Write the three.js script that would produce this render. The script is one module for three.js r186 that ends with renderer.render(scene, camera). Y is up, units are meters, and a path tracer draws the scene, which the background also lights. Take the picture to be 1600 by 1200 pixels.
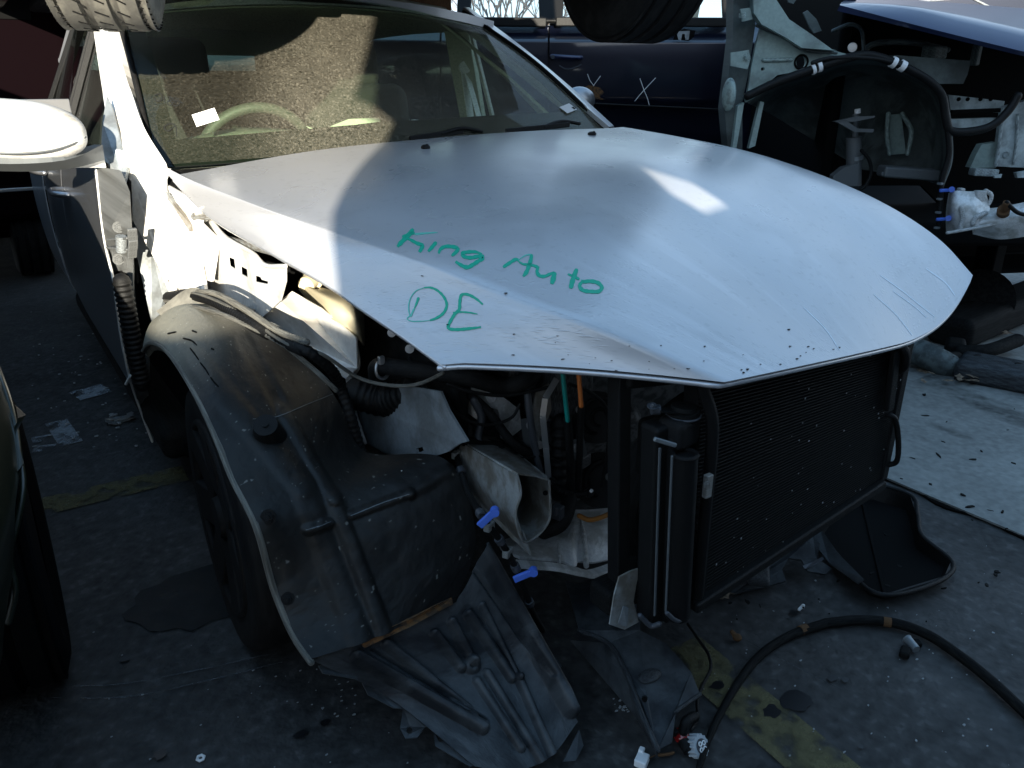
import * as THREE from 'three';
import { mergeGeometries, mergeVertices, toCreasedNormals } from 'three/addons/utils/BufferGeometryUtils.js';
import { RoundedBoxGeometry } from 'three/addons/geometries/RoundedBoxGeometry.js';

/* ------------------------------------------------------------------ camera, sky, sun, exposure */
const scene = new THREE.Scene();
const D2R = Math.PI / 180;
const CAM = new THREE.Vector3(-1.1244, 1.1328, 1.4341), YAW = 33.94 * D2R, PIT = 21.16 * D2R, FPX = 1220.5;
const FW = new THREE.Vector3(Math.sin(YAW) * Math.cos(PIT), -Math.sin(PIT), -Math.cos(YAW) * Math.cos(PIT));
const RT = new THREE.Vector3(Math.cos(YAW), 0, Math.sin(YAW));
const UP = new THREE.Vector3().crossVectors(RT, FW);
const camera = new THREE.PerspectiveCamera(2 * Math.atan(600 / FPX) / D2R, 4 / 3, 0.02, 400);
camera.position.copy(CAM); camera.lookAt(CAM.clone().add(FW)); scene.add(camera);

const SUN_AZ = 25 * D2R, SUN_EL = 12 * D2R;
const SUN = new THREE.Vector3(-Math.sin(SUN_AZ) * Math.cos(SUN_EL), Math.sin(SUN_EL), Math.cos(SUN_AZ) * Math.cos(SUN_EL));
{ // clear winter sky: pale at the horizon, deep blue above, a soft glow round the sun
  const W = 512, H = 256, d = new Float32Array(W * H * 4);
  for (let j = 0; j < H; j++) for (let i = 0; i < W; i++) {
    const el = ((j + .5) / H - .5) * Math.PI, ph = ((i + .5) / W - .5) * 2 * Math.PI;
    const x = Math.cos(el) * Math.cos(ph), y = Math.sin(el), z = Math.cos(el) * Math.sin(ph);
    const s = Math.max(y, 0), k = Math.pow(1 - s, 2.2);
    const ca = Math.max(0, x * SUN.x + y * SUN.y + z * SUN.z), g = .25 * Math.pow(ca, 5) + .5 * Math.pow(ca, 40);
    let r = .12 + .37 * k, gg = .225 + .345 * k, b = .365 + .275 * k;
    r += .40 * g; gg += .38 * g; b += .34 * g;
    if (y < 0) { const f = Math.max(0, 1 + y * 6); r = .1 + (r - .1) * f; gg = .1 + (gg - .1) * f; b = .1 + (b - .1) * f; }
    const o = (j * W + i) * 4; d[o] = r; d[o + 1] = gg; d[o + 2] = b; d[o + 3] = 1;
  }
  const t = new THREE.DataTexture(d, W, H, THREE.RGBAFormat, THREE.FloatType);
  t.mapping = THREE.EquirectangularReflectionMapping; t.magFilter = THREE.LinearFilter; t.minFilter = THREE.LinearFilter; t.needsUpdate = true;
  scene.background = t; scene.environment = t; scene.environmentIntensity = 1; scene.backgroundIntensity = 1;
}
const sun = new THREE.DirectionalLight(new THREE.Color(1, .92, .77), 5);
sun.position.copy(SUN).multiplyScalar(30); sun.target.position.set(0, .8, 0);
sun.castShadow = true; sun.shadow.mapSize.set(4096, 4096); sun.shadow.bias = -.0004;
Object.assign(sun.shadow.camera, { left: -8, right: 8, top: 6, bottom: -6, near: 1, far: 60 });
scene.add(sun, sun.target);
const renderer = new THREE.WebGLRenderer({ antialias: true });
renderer.toneMapping = THREE.LinearToneMapping; renderer.toneMappingExposure = 3.0;
renderer.shadowMap.enabled = true;

/* ------------------------------------------------------------------ helpers */
let seed = 7;
const rnd = () => { seed = (seed * 1664525 + 1013904223) >>> 0; return seed / 4294967296; };
const rr = (a, b) => a + (b - a) * rnd();
const v3 = (x, y, z) => new THREE.Vector3(x, y, z);
const ray = (px, py) => FW.clone().addScaledVector(RT, (px - 800) / FPX).addScaledVector(UP, -(py - 600) / FPX);
// sight lines of the measured photograph met with a plane of the place
const AX = (px, py, x) => { const d = ray(px, py); return CAM.clone().addScaledVector(d, (x - CAM.x) / d.x); };
const AY = (px, py, y) => { const d = ray(px, py); return CAM.clone().addScaledVector(d, (y - CAM.y) / d.y); };
const AZ = (px, py, z) => { const d = ray(px, py); return CAM.clone().addScaledVector(d, (z - CAM.z) / d.z); };
const AD = (px, py, t) => CAM.clone().addScaledVector(ray(px, py), t);
const AP = (p0, n) => (px, py, off = 0) => { const d = ray(px, py); const q = p0.clone().addScaledVector(n, off); return CAM.clone().addScaledVector(d, q.sub(CAM).dot(n) / d.dot(n)); };
const xs = a => a.map(p => AX(...p)), ys = a => a.map(p => AY(...p)), zs = a => a.map(p => AZ(...p));
const names = {};
const numbered = n => { const k = names[n] = (names[n] ?? -1) + 1; return k ? `${n}_${String(k).padStart(3, '0')}` : n; };
const bases = new WeakMap();
function thing(name, label, category, base = [0, 0, 0], group, kind) {
  const o = new THREE.Group(); o.name = numbered(name); o.position.set(...base); scene.add(o);
  o.userData = { label, category }; if (group) o.userData.group = group; if (kind) o.userData.kind = kind;
  bases.set(o, v3(...base)); return o;
}
function part(parent, name, geo, mat, label) {   // geometry is given in world coordinates
  if (Array.isArray(geo)) geo = merge(geo);
  const b = bases.get(parent) || v3(0, 0, 0); geo.translate(-b.x, -b.y, -b.z);
  const m = new THREE.Mesh(geo, mat); m.name = name; m.castShadow = m.receiveShadow = true;
  if (label) m.userData.label = label;
  bases.set(m, b); parent.add(m); return m;
}
function solo(name, geo, mat, label, category, group) {  // a thing that is one mesh
  if (Array.isArray(geo)) geo = merge(geo);
  geo.computeBoundingBox(); const c = geo.boundingBox.getCenter(v3()); c.y = geo.boundingBox.min.y; geo.translate(-c.x, -c.y, -c.z);
  const m = new THREE.Mesh(geo, mat); m.name = numbered(name); m.position.copy(c); m.castShadow = m.receiveShadow = true;
  m.userData = { label, category }; if (group) m.userData.group = group; scene.add(m); return m;
}
function struct(name, geo, mat) {
  if (Array.isArray(geo)) geo = merge(geo);
  const m = new THREE.Mesh(geo, mat); m.name = numbered(name); m.castShadow = m.receiveShadow = true; m.userData = { kind: 'structure' }; scene.add(m); return m;
}
function merge(list) {
  return mergeGeometries(list.map(g => {
    g = g.index ? g.toNonIndexed() : g; if (!g.attributes.normal) g.computeVertexNormals();
    for (const k of Object.keys(g.attributes)) if (!['position', 'normal', 'uv'].includes(k)) g.deleteAttribute(k);
    if (!g.attributes.uv) g.setAttribute('uv', new THREE.BufferAttribute(new Float32Array(g.attributes.position.count * 2), 2));
    g.morphAttributes = {}; return g;
  }));
}
const cr = (p, n) => new THREE.CatmullRomCurve3(p, false, 'centripetal').getPoints(n);
const crt = (p, n) => { const c = new THREE.CatmullRomCurve3(p, false, 'centripetal'); const r = []; for (let i = 0; i <= n; i++) r.push(c.getPoint(i / n)); return r; };
// thick sheet through a grid of points (rows of equal length); flip turns its outside over
function sheet(rows, thick, flip = false, uvs = 1) {
  const R = rows.length, C = rows[0].length, P = [], N = [], U = [];
  const g = (i, j) => rows[Math.min(R - 1, Math.max(0, i))][Math.min(C - 1, Math.max(0, j))];
  const mid = R >> 1; const cu = [0]; for (let j = 1; j < C; j++) cu[j] = cu[j - 1] + rows[mid][j].distanceTo(rows[mid][j - 1]);
  const mj = C >> 1; const cv = [0]; for (let i = 1; i < R; i++) cv[i] = cv[i - 1] + rows[i][mj].distanceTo(rows[i - 1][mj]);
  for (let i = 0; i < R; i++) for (let j = 0; j < C; j++) {
    const a = g(i, j + 1).clone().sub(g(i, j - 1)), b = g(i + 1, j).clone().sub(g(i - 1, j)), n = a.cross(b).normalize(); if (flip) n.negate();
    P.push(rows[i][j]); N.push(n); U.push(cu[j] * uvs, cv[i] * uvs);
  }
  const M = R * C, pos = [], nor = [], uv = [], idx = [];
  for (let k = 0; k < M; k++) { pos.push(P[k].x, P[k].y, P[k].z); nor.push(N[k].x, N[k].y, N[k].z); uv.push(U[2 * k], U[2 * k + 1]); }
  for (let k = 0; k < M; k++) { const q = P[k].clone().addScaledVector(N[k], -thick); pos.push(q.x, q.y, q.z); nor.push(-N[k].x, -N[k].y, -N[k].z); uv.push(U[2 * k], U[2 * k + 1]); }
  const quad = (a, b, c, d) => flip ? idx.push(a, c, b, a, d, c) : idx.push(a, b, c, a, c, d);
  for (let i = 0; i < R - 1; i++) for (let j = 0; j < C - 1; j++) {
    const a = i * C + j, b = a + 1, c = a + C + 1, d = a + C; quad(a, b, c, d); quad(M + a, M + d, M + c, M + b);
  }
  const rim = []; for (let j = 0; j < C; j++) rim.push(j); for (let i = 1; i < R; i++) rim.push(i * C + C - 1); for (let j = C - 2; j >= 0; j--) rim.push((R - 1) * C + j); for (let i = R - 2; i > 0; i--) rim.push(i * C);
  const base = pos.length / 3;
  rim.forEach((a, k) => {
    const p = rim[(k + 1) % rim.length], e = P[p].clone().sub(P[a]).cross(N[a]).normalize(); if (flip) e.negate();
    for (const [q, o] of [[a, 0], [p, 0], [p, 1], [a, 1]]) { const w = (q + o * M) * 3; pos.push(pos[w], pos[w + 1], pos[w + 2]); nor.push(e.x, e.y, e.z); uv.push(U[2 * q], U[2 * q + 1]); }
    const o = base + k * 4; flip ? idx.push(o, o + 1, o + 2, o, o + 2, o + 3) : idx.push(o, o + 2, o + 1, o, o + 3, o + 2);
  });
  const G = new THREE.BufferGeometry();
  G.setAttribute('position', new THREE.Float32BufferAttribute(pos, 3)); G.setAttribute('normal', new THREE.Float32BufferAttribute(nor, 3)); G.setAttribute('uv', new THREE.Float32BufferAttribute(uv, 2)); G.setIndex(idx);
  return G;
}
const grid = (ctrl, nu, nv) => { // smooth a coarse grid of control points
  const rows = ctrl.map(r => crt(r, nu)); const out = [];
  for (let i = 0; i <= nv; i++) out.push([]);
  for (let j = 0; j <= nu; j++) crt(rows.map(r => r[j]), nv).forEach((p, i) => out[i].push(p));
  return out;
};
// sheet-metal shell over an outline of 3D points, with holes; thickness goes away from the camera side
function shell(pts, thick = .002, holes = [], hint) {
  const n = v3(); const newell = q => { for (let i = 0; i < q.length; i++) { const a = q[i], b = q[(i + 1) % q.length]; n.x += (a.y - b.y) * (a.z + b.z); n.y += (a.z - b.z) * (a.x + b.x); n.z += (a.x - b.x) * (a.y + b.y); } };
  newell(pts); n.normalize();
  const c = pts.reduce((s, p) => s.add(p), v3()).multiplyScalar(1 / pts.length);
  if (n.dot((hint || CAM).clone().sub(c)) < 0) n.negate();
  const ux = v3(0, 1, 0).cross(n); if (ux.lengthSq() < .01) ux.set(1, 0, 0).cross(n); ux.normalize(); const uy = n.clone().cross(ux);
  const to2 = p => new THREE.Vector2(p.clone().sub(c).dot(ux), p.clone().sub(c).dot(uy));
  let out = pts.slice(); let o2 = out.map(to2); if (THREE.ShapeUtils.isClockWise(o2)) { out.reverse(); o2.reverse(); }
  const hs = holes.map(h => { let q = h.slice(), q2 = q.map(to2); if (!THREE.ShapeUtils.isClockWise(q2)) { q.reverse(); q2.reverse(); } return [q, q2]; });
  const tri = THREE.ShapeUtils.triangulateShape(o2.slice(), hs.map(h => h[1].slice()));
  const all = out.concat(...hs.map(h => h[0])), a2 = o2.concat(...hs.map(h => h[1])); const pos = [], uv = [];
  const push = (p, q) => { pos.push(p.x, p.y, p.z); uv.push(q.x, q.y); }; const off = p => p.clone().addScaledVector(n, -thick);
  for (const [a, b, d] of tri) { push(all[a], a2[a]); push(all[b], a2[b]); push(all[d], a2[d]); push(off(all[a]), a2[a]); push(off(all[d]), a2[d]); push(off(all[b]), a2[b]); }
  for (const [q, q2] of [[out, o2], ...hs]) for (let i = 0; i < q.length; i++) { const j = (i + 1) % q.length; push(q[i], q2[i]); push(off(q[i]), q2[i]); push(off(q[j]), q2[j]); push(q[i], q2[i]); push(off(q[j]), q2[j]); push(q[j], q2[j]); }
  const G = new THREE.BufferGeometry(); G.setAttribute('position', new THREE.Float32BufferAttribute(pos, 3)); G.setAttribute('uv', new THREE.Float32BufferAttribute(uv, 2)); G.computeVertexNormals(); return G;
}
// tube along points, optionally corrugated, with capped ends
function tube(pts, r, seg = 40, rad = 10, corr = 0, pitch = .006, r2) {
  const c = new THREE.CatmullRomCurve3(pts, false, 'centripetal'); const L = c.getLength(); if (corr) seg = Math.min(420, Math.ceil(L / pitch * 4));
  const g = new THREE.TubeGeometry(c, seg, r, rad, false), p = g.attributes.position;
  for (let i = 0; i <= seg; i++) { const q = c.getPointAt(i / seg); const k = (1 + corr * Math.sin(i * Math.PI / 2)) * (r2 ? 1 + (r2 / r - 1) * i / seg : 1); for (let j = 0; j <= rad; j++) { const a = i * (rad + 1) + j; p.setXYZ(a, q.x + (p.getX(a) - q.x) * k, q.y + (p.getY(a) - q.y) * k, q.z + (p.getZ(a) - q.z) * k); } }
  if (corr) g.computeVertexNormals();
  const e0 = new THREE.SphereGeometry(r, rad, 6).translate(...pts[0].toArray()), e1 = new THREE.SphereGeometry(r2 || r, rad, 6).translate(...pts[pts.length - 1].toArray());
  return merge([g, e0, e1]);
}
const orient = (g, a, b) => { const d = b.clone().sub(a).normalize(); g.applyQuaternion(new THREE.Quaternion().setFromUnitVectors(v3(0, 1, 0), d)); const m = a.clone().add(b).multiplyScalar(.5); return g.translate(m.x, m.y, m.z); };
const rod = (a, b, r, r2 = r, seg = 20) => orient(new THREE.CylinderGeometry(r2, r, a.distanceTo(b), seg, 1), a, b);
const box = (cx, cy, cz, w, h, d, r = .01, ry = 0, rx = 0, rz = 0) => { const g = new RoundedBoxGeometry(w, h, d, 3, Math.min(r, w / 2.1, h / 2.1, d / 2.1)); if (rx) g.rotateX(rx); if (rz) g.rotateZ(rz); if (ry) g.rotateY(ry); return g.translate(cx, cy, cz); };
function bar(a, b, w, h, r = .003, up = v3(0, 1, 0)) { // box between two points, w across, h along "up"
  const d = b.clone().sub(a), L = d.length(); d.normalize(); const s = up.clone().cross(d).normalize(), u = d.clone().cross(s);
  const g = new RoundedBoxGeometry(w, h, L, 2, Math.min(r, w / 2.1, h / 2.1)); g.applyMatrix4(new THREE.Matrix4().makeBasis(s, u, d)); const m = a.clone().add(b).multiplyScalar(.5); return g.translate(m.x, m.y, m.z);
}
const lathe = (prof, a, b, seg = 40) => orient(new THREE.LatheGeometry(prof.map(([r, y]) => new THREE.Vector2(r, y)), seg), a, b); // y measured from the middle of a-b
const bolt = (p, n, r = .009) => { const q = p.clone().addScaledVector(n, r * .8), w = p.clone().addScaledVector(n, .002); return merge([rod(p, w, r * 1.5, r * 1.5, 16), rod(w, q, r, r * .95, 6), rod(q, q.clone().addScaledVector(n, r * .25), r * .6, r * .5, 10)]); };
const ring = (p, n, R, r, seg = 30) => { const g = new THREE.TorusGeometry(R, r, 10, seg); g.applyQuaternion(new THREE.Quaternion().setFromUnitVectors(v3(0, 0, 1), n.clone().normalize())); return g.translate(p.x, p.y, p.z); };
// irregular flat blob outline
const blob = (cx, cz, rx, rz, y, n = 22, j = .25, rot = 0) => { const o = []; for (let i = 0; i < n; i++) { const a = i / n * 6.283, k = 1 + rr(-j, j), x = Math.cos(a) * rx * k, z = Math.sin(a) * rz * k; o.push(v3(cx + x * Math.cos(rot) - z * Math.sin(rot), y, cz + x * Math.sin(rot) + z * Math.cos(rot))); } return o; };
// a painted or written line lying on a surface
const caster = new THREE.Raycaster();
function drape(target, pix, w0, w1 = w0, lift = .0009, thick = .0005) {
  target.updateMatrixWorld(true);
  const c = new THREE.CatmullRomCurve3(pix.map(p => v3(p[0], p[1], 0)), false, 'centripetal'), n = Math.max(6, Math.ceil(c.getLength() / 2.5)); const rows = [[], [], []]; let okc = 0;
  for (let i = 0; i <= n; i++) {
    const p = c.getPointAt(i / n), t = c.getTangentAt(i / n), e = Math.min(1, .55 + 3 * Math.min(i, n - i) / n), w = (w0 + (w1 - w0) * i / n) * e / 2 * (1 + .12 * Math.sin(i * 1.7));
    const h = [-1, 0, 1].map(s => { caster.set(CAM, ray(p.x - t.y * w * s, p.y + t.x * w * s).normalize()); const q = caster.intersectObject(target, false)[0]; return q && q.point.addScaledVector(q.face.normal.dot(caster.ray.direction) > 0 ? q.face.normal.clone().negate() : q.face.normal, lift); });
    if (h.every(Boolean)) { h.forEach((q, k) => rows[k].push(q)); okc++; }
  }
  return okc > 2 ? sheet(rows, thick, rows[1][0].clone().sub(rows[0][0]).cross(rows[0][1].clone().sub(rows[0][0])).dot(CAM.clone().sub(rows[0][0])) > 0) : null;
}

/* ------------------------------------------------------------------ textures and materials */
const hsh = (x, y, s) => { let h = (x * 374761393 + y * 668265263 + s * 974634777) | 0; h = Math.imul(h ^ (h >>> 13), 1274126177); return ((h ^ (h >>> 16)) >>> 0) / 4294967296; };
function vn(x, y, per, s) { const xi = Math.floor(x), yi = Math.floor(y), fx = x - xi, fy = y - yi, u = fx * fx * (3 - 2 * fx), v = fy * fy * (3 - 2 * fy), m = a => ((a % per) + per) % per; const a = hsh(m(xi), m(yi), s), b = hsh(m(xi + 1), m(yi), s), c = hsh(m(xi), m(yi + 1), s), d = hsh(m(xi + 1), m(yi + 1), s); return a + (b - a) * u + (c - a) * v + (a - b - c + d) * u * v; }
function fbm(u, v, f, oct, s) { let a = 0, w = .5, t = 0; for (let o = 0; o < oct; o++) { a += w * vn(u * f, v * f, f, s + o * 17); t += w; w *= .55; f *= 2; } return a / t; }
const sm = (a, b, x) => { x = Math.min(1, Math.max(0, (x - a) / (b - a))); return x * x * (3 - 2 * x); };
const enc = l => Math.round(255 * Math.min(1, Math.max(0, l <= .0031308 ? l * 12.92 : 1.055 * Math.pow(l, 1 / 2.4) - .055)));
function tex(W, H, fn, metres, srgb = true) {
  const d = new Uint8Array(W * H * 4);
  for (let j = 0; j < H; j++) for (let i = 0; i < W; i++) { const c = fn(i / W, j / H), o = (j * W + i) * 4; for (let k = 0; k < 3; k++) d[o + k] = srgb ? enc(c[k] ?? c[0]) : Math.round(255 * Math.min(1, Math.max(0, c[k] ?? c[0]))); d[o + 3] = 255; }
  const t = new THREE.DataTexture(d, W, H, THREE.RGBAFormat); t.wrapS = t.wrapT = THREE.RepeatWrapping; t.magFilter = THREE.LinearFilter; t.minFilter = THREE.LinearMipmapLinearFilter; t.generateMipmaps = true; if (srgb) t.colorSpace = THREE.SRGBColorSpace; if (metres) t.repeat.set(1 / metres, 1 / metres); t.needsUpdate = true; return t;
}
const C3 = (r, g = r, b = r) => new THREE.Color().setRGB(r, g, b);
const std = (c, rough = .6, metal = 0, o = {}) => new THREE.MeshStandardMaterial({ color: c, roughness: rough, metalness: metal, side: THREE.DoubleSide, ...o });
const phy = (c, rough, metal, o) => new THREE.MeshPhysicalMaterial({ color: c, roughness: rough, metalness: metal, side: THREE.DoubleSide, ...o });
const blk = (c, rough, spec, o = {}) => new THREE.MeshPhysicalMaterial({ color: c, roughness: rough, specularIntensity: spec, side: THREE.DoubleSide, ...o });
const mix3 = (a, b, t) => a.map((x, i) => x + (b[i] - x) * t);
const grimeTex = (a, b, f, m, s, lo = .35, hi = .7) => tex(512, 512, (u, v) => { const t = sm(lo, hi, fbm(u, v, f, 5, s)), k = .85 + .3 * fbm(u, v, 64, 3, s + 9); return mix3(a, b, t).map(x => x * k); }, m);
const bumpNoise = (f, m, s) => tex(256, 256, (u, v) => [fbm(u, v, f, 4, s)], m, false);
const M = {};
M.hood = phy(C3(1), .40, .24, { clearcoat: .45, clearcoatRoughness: .2,
  map: tex(1024, 1024, (u, v) => { // clean at the cowl, rain-washed streaks and dried dust towards the nose; faint smudges
    const st = sm(.55, .8, fbm(u, v * .12, 32, 4, 3)) * sm(.45, .8, v), d = fbm(u, v, 6, 5, 11), sp = sm(.74, .8, fbm(u, v, 128, 2, 21)); let k = .49 + .09 * (d - .5) + .06 * st - .04 * sp; const sg = sm(.64, .74, fbm(u, v, 9, 3, 40)) * .03; k -= sg;
    return [k * 1.0, k, k * 1.03]; }),
  roughnessMap: tex(512, 512, (u, v) => [.75 + .5 * (fbm(u, v, 10, 4, 33) - .5) + .15 * sm(.4, .9, v)], 0, false),
  bumpMap: tex(1024, 1024, (u, v) => { const m = sm(.42, .75, v), n = fbm(u, v, 330, 1, 5); return [sm(.74, .92, n) * m * sm(.3, .55, fbm(u, v, 12, 2, 8))]; }, 0, false), bumpScale: .0004 });
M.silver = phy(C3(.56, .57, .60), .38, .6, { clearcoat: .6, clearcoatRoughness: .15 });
M.bare = std(C3(.12, .13, .135), .55, .3);
M.hinge = std(C3(1), .55, .2, { map: grimeTex([.13, .135, .135], [.07, .072, .07], 8, .3, 55) });  // door metal darkened: the shade over the hinges is put into this colour
M.shadedSilver = phy(C3(.30, .31, .33), .32, .85, { clearcoat: .5, clearcoatRoughness: .15 });  // body silver darkened, shade and dark reflections of the doors put into it
M.primer = std(C3(1), .5, .15, { map: grimeTex([.74, .73, .70], [.55, .52, .47], 8, .5, 51, .5, .85) });
M.panel = std(C3(1), .5, .3, { map: grimeTex([.27, .295, .31], [.18, .19, .19], 6, .35, 61), bumpMap: bumpNoise(10, .3, 62), bumpScale: .002 });
M.railm = std(C3(1), .55, .3, { map: grimeTex([.36, .37, .36], [.20, .18, .15], 7, .3, 71), bumpMap: bumpNoise(24, .2, 72), bumpScale: .0008 });
M.liner = blk(C3(1), .55, .7, { map: tex(1024, 1024, (u, v) => { const d = fbm(u, v, 5, 5, 81), s = fbm(u * 1, v * .25, 24, 3, 83); let k = .004 + .008 * sm(.35, .75, d) + .012 * sm(.55, .8, s) * d; const sc = sm(.84, .87, fbm(u, v, 200, 2, 85)) * .12; k += sc; const dt = sm(.40, .10, v) * sm(.995, .97, v) * (.17 + .12 * d); return [k * 1.03 + dt * 1.05, k + dt, k * .9 + dt * .8]; }, 1.5), bumpMap: bumpNoise(20, .4, 86), bumpScale: .002 });  // settled dust towards the top, made paler to carry its sunlit look
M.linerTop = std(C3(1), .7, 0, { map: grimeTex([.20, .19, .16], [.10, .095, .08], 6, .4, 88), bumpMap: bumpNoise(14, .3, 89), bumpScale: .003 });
M.shield = blk(C3(1), .5, .7, { map: grimeTex([.015, .017, .020], [.060, .067, .072], 7, .4, 91, .3, .8), bumpMap: bumpNoise(30, .2, 92), bumpScale: .0008 });
M.black = blk(C3(.006), .5, .45, { bumpMap: bumpNoise(40, .15, 95), bumpScale: .0004 });
M.blackDull = blk(C3(1), .8, .3, { map: grimeTex([.004, .004, .004], [.012, .012, .011], 8, .3, 101) });
M.dark = blk(C3(.004), .9, .2);
M.rubber = blk(C3(1), .75, .4, { map: grimeTex([.006, .006, .006], [.014, .0135, .013], 10, .2, 103) });
M.tread = std(C3(1), .85, 0, { map: grimeTex([.12, .115, .10], [.20, .19, .16], 12, .25, 105) });
M.engine = std(C3(1), .6, .3, { map: grimeTex([.11, .112, .115], [.03, .03, .03], 9, .3, 107) });
M.alu = std(C3(1), .55, .25, { map: grimeTex([.72, .73, .73], [.45, .45, .43], 8, .3, 109), bumpMap: bumpNoise(20, .2, 110), bumpScale: .002 });
M.steel = std(C3(.42, .42, .42), .35, .8);
M.fin = blk(C3(.005), .7, .3);
M.rust = std(C3(1), .9, .1, { map: grimeTex([.16, .075, .025], [.06, .035, .02], 16, .15, 111) });
M.ivory = phy(C3(.72, .64, .44), .5, 0, { transmission: .12, thickness: 0 });
M.blue = std(C3(.07, .16, .62), .45);
M.teal = std(C3(.0, .22, .19), .45);
M.orange = std(C3(.62, .17, .03), .5);
M.ring = std(C3(.42, .17, .03), .6);
M.white = std(C3(.75), .6);
M.paper = std(C3(.8, .8, .79), .7);
M.ink = std(C3(.0, .36, .22), .55);
M.inkThin = std(C3(.10, .46, .36), .6);
M.inkDark = std(C3(.004, .005, .004), .8);
M.glass = phy(C3(.74, .86, .72), .02, 0, { transmission: 1, thickness: 0, ior: 1.5, specularIntensity: .45 });
M.clear = phy(C3(.9, .95, .93), .02, 0, { transmission: 1, thickness: 0, ior: 1.5 });
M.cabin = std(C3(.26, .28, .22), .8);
M.wheelRim = std(C3(.05, .055, .045), .6);
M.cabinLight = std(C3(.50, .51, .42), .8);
M.seat = std(C3(.022, .022, .02), .95);
M.frit = blk(C3(.006, .007, .006), .6, .4);
M.navy = phy(C3(.0055, .008, .021), .28, .5, { clearcoat: 1, clearcoatRoughness: .06 });
M.navyB = phy(C3(.010, .018, .07), .35, .2, { clearcoat: .7, clearcoatRoughness: .12 });
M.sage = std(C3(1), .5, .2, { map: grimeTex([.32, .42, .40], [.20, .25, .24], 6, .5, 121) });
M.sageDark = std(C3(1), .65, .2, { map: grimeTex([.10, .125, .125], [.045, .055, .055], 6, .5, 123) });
M.grey = std(C3(1), .55, .2, { map: grimeTex([.44, .52, .54], [.24, .28, .29], 6, .4, 125), bumpMap: bumpNoise(8, .3, 126), bumpScale: .004 });
M.olive = phy(C3(.014, .019, .010), .4, .1, { clearcoat: .6, clearcoatRoughness: .2 });
M.maroon = blk(C3(.0032, .0012, .0018), .85, .05);
M.wood = std(C3(1), .85, 0, { map: tex(256, 256, (u, v) => { const k = fbm(u, v * .1, 32, 4, 131); return [.12 + .16 * k, .06 + .09 * k, .03 + .04 * k]; }, .3) });
M.red = phy(C3(.28, .01, .01), .25, 0, { clearcoat: 1 });
M.scrapB = std(C3(.22, .24, .25), .4, .4);
M.plug = std(C3(.42, .45, .47), .5);
M.leaf = std(C3(1), .85, 0, { map: grimeTex([.22, .16, .11], [.10, .07, .045], 12, .1, 141) });
M.bits = std(C3(.26, .27, .27), .6);
M.bark = std(C3(.05, .04, .035), .9);
M.scrapA = std(C3(.06, .065, .075), .5, .2);
const asphT = tex(1024, 1024, (u, v) => { const a = fbm(u, v, 5, 5, 151), b = fbm(u, v, 180, 2, 153), c = sm(.5, .75, fbm(u, v, 3, 4, 155)); let k = .036 + .034 * (a - .5) + .045 * (b - .5) + .012 * c; if (b > .76) k += .015; return [k * 1.03, k, k * .97]; }, 3.1);
M.asphalt = blk(C3(1), .82, .7, { map: asphT, bumpMap: tex(512, 512, (u, v) => [fbm(u, v, 110, 3, 157)], .9, false), bumpScale: .0018, roughnessMap: tex(512, 512, (u, v) => [.55 + .6 * fbm(u, v, 8, 4, 158)], 1.7, false) });
M.concrete = std(C3(1), .85, 0, { map: tex(1024, 1024, (u, v) => { const a = fbm(u, v, 6, 5, 161), b = fbm(u, v, 150, 2, 163), s = sm(.55, .75, fbm(u * .5, v, 14, 4, 165)); const k = .22 + .17 * (a - .5) + .10 * (b - .5) - .11 * s; return [k * 1.0, k * 1.02, k * .96]; }, 2.3), bumpMap: tex(512, 512, (u, v) => [fbm(u, v, 70, 3, 167)], 1.1, false), bumpScale: .002 });
const wear = tex(512, 512, (u, v) => [sm(.28, .62, fbm(u, v, 12, 5, 171)) * (.5 + .4 * fbm(u, v, 90, 2, 172))], .6, false);
M.yellow = std(C3(.13, .112, .05), .8, 0, { alphaMap: wear, transparent: true });
M.whiteWorn = std(C3(.32, .34, .36), .8, 0, { alphaMap: wear, transparent: true });
M.scuff = std(C3(.11, .12, .13), .85, 0, { transparent: true, alphaMap: wear });
M.oil = std(C3(.008, .008, .009), .35);
M.oilSoft = std(C3(.012, .012, .012), .55, 0, { transparent: true, alphaMap: tex(256, 256, (u, v) => [.45 + .5 * fbm(u, v, 10, 3, 181)], .4, false) });

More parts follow.
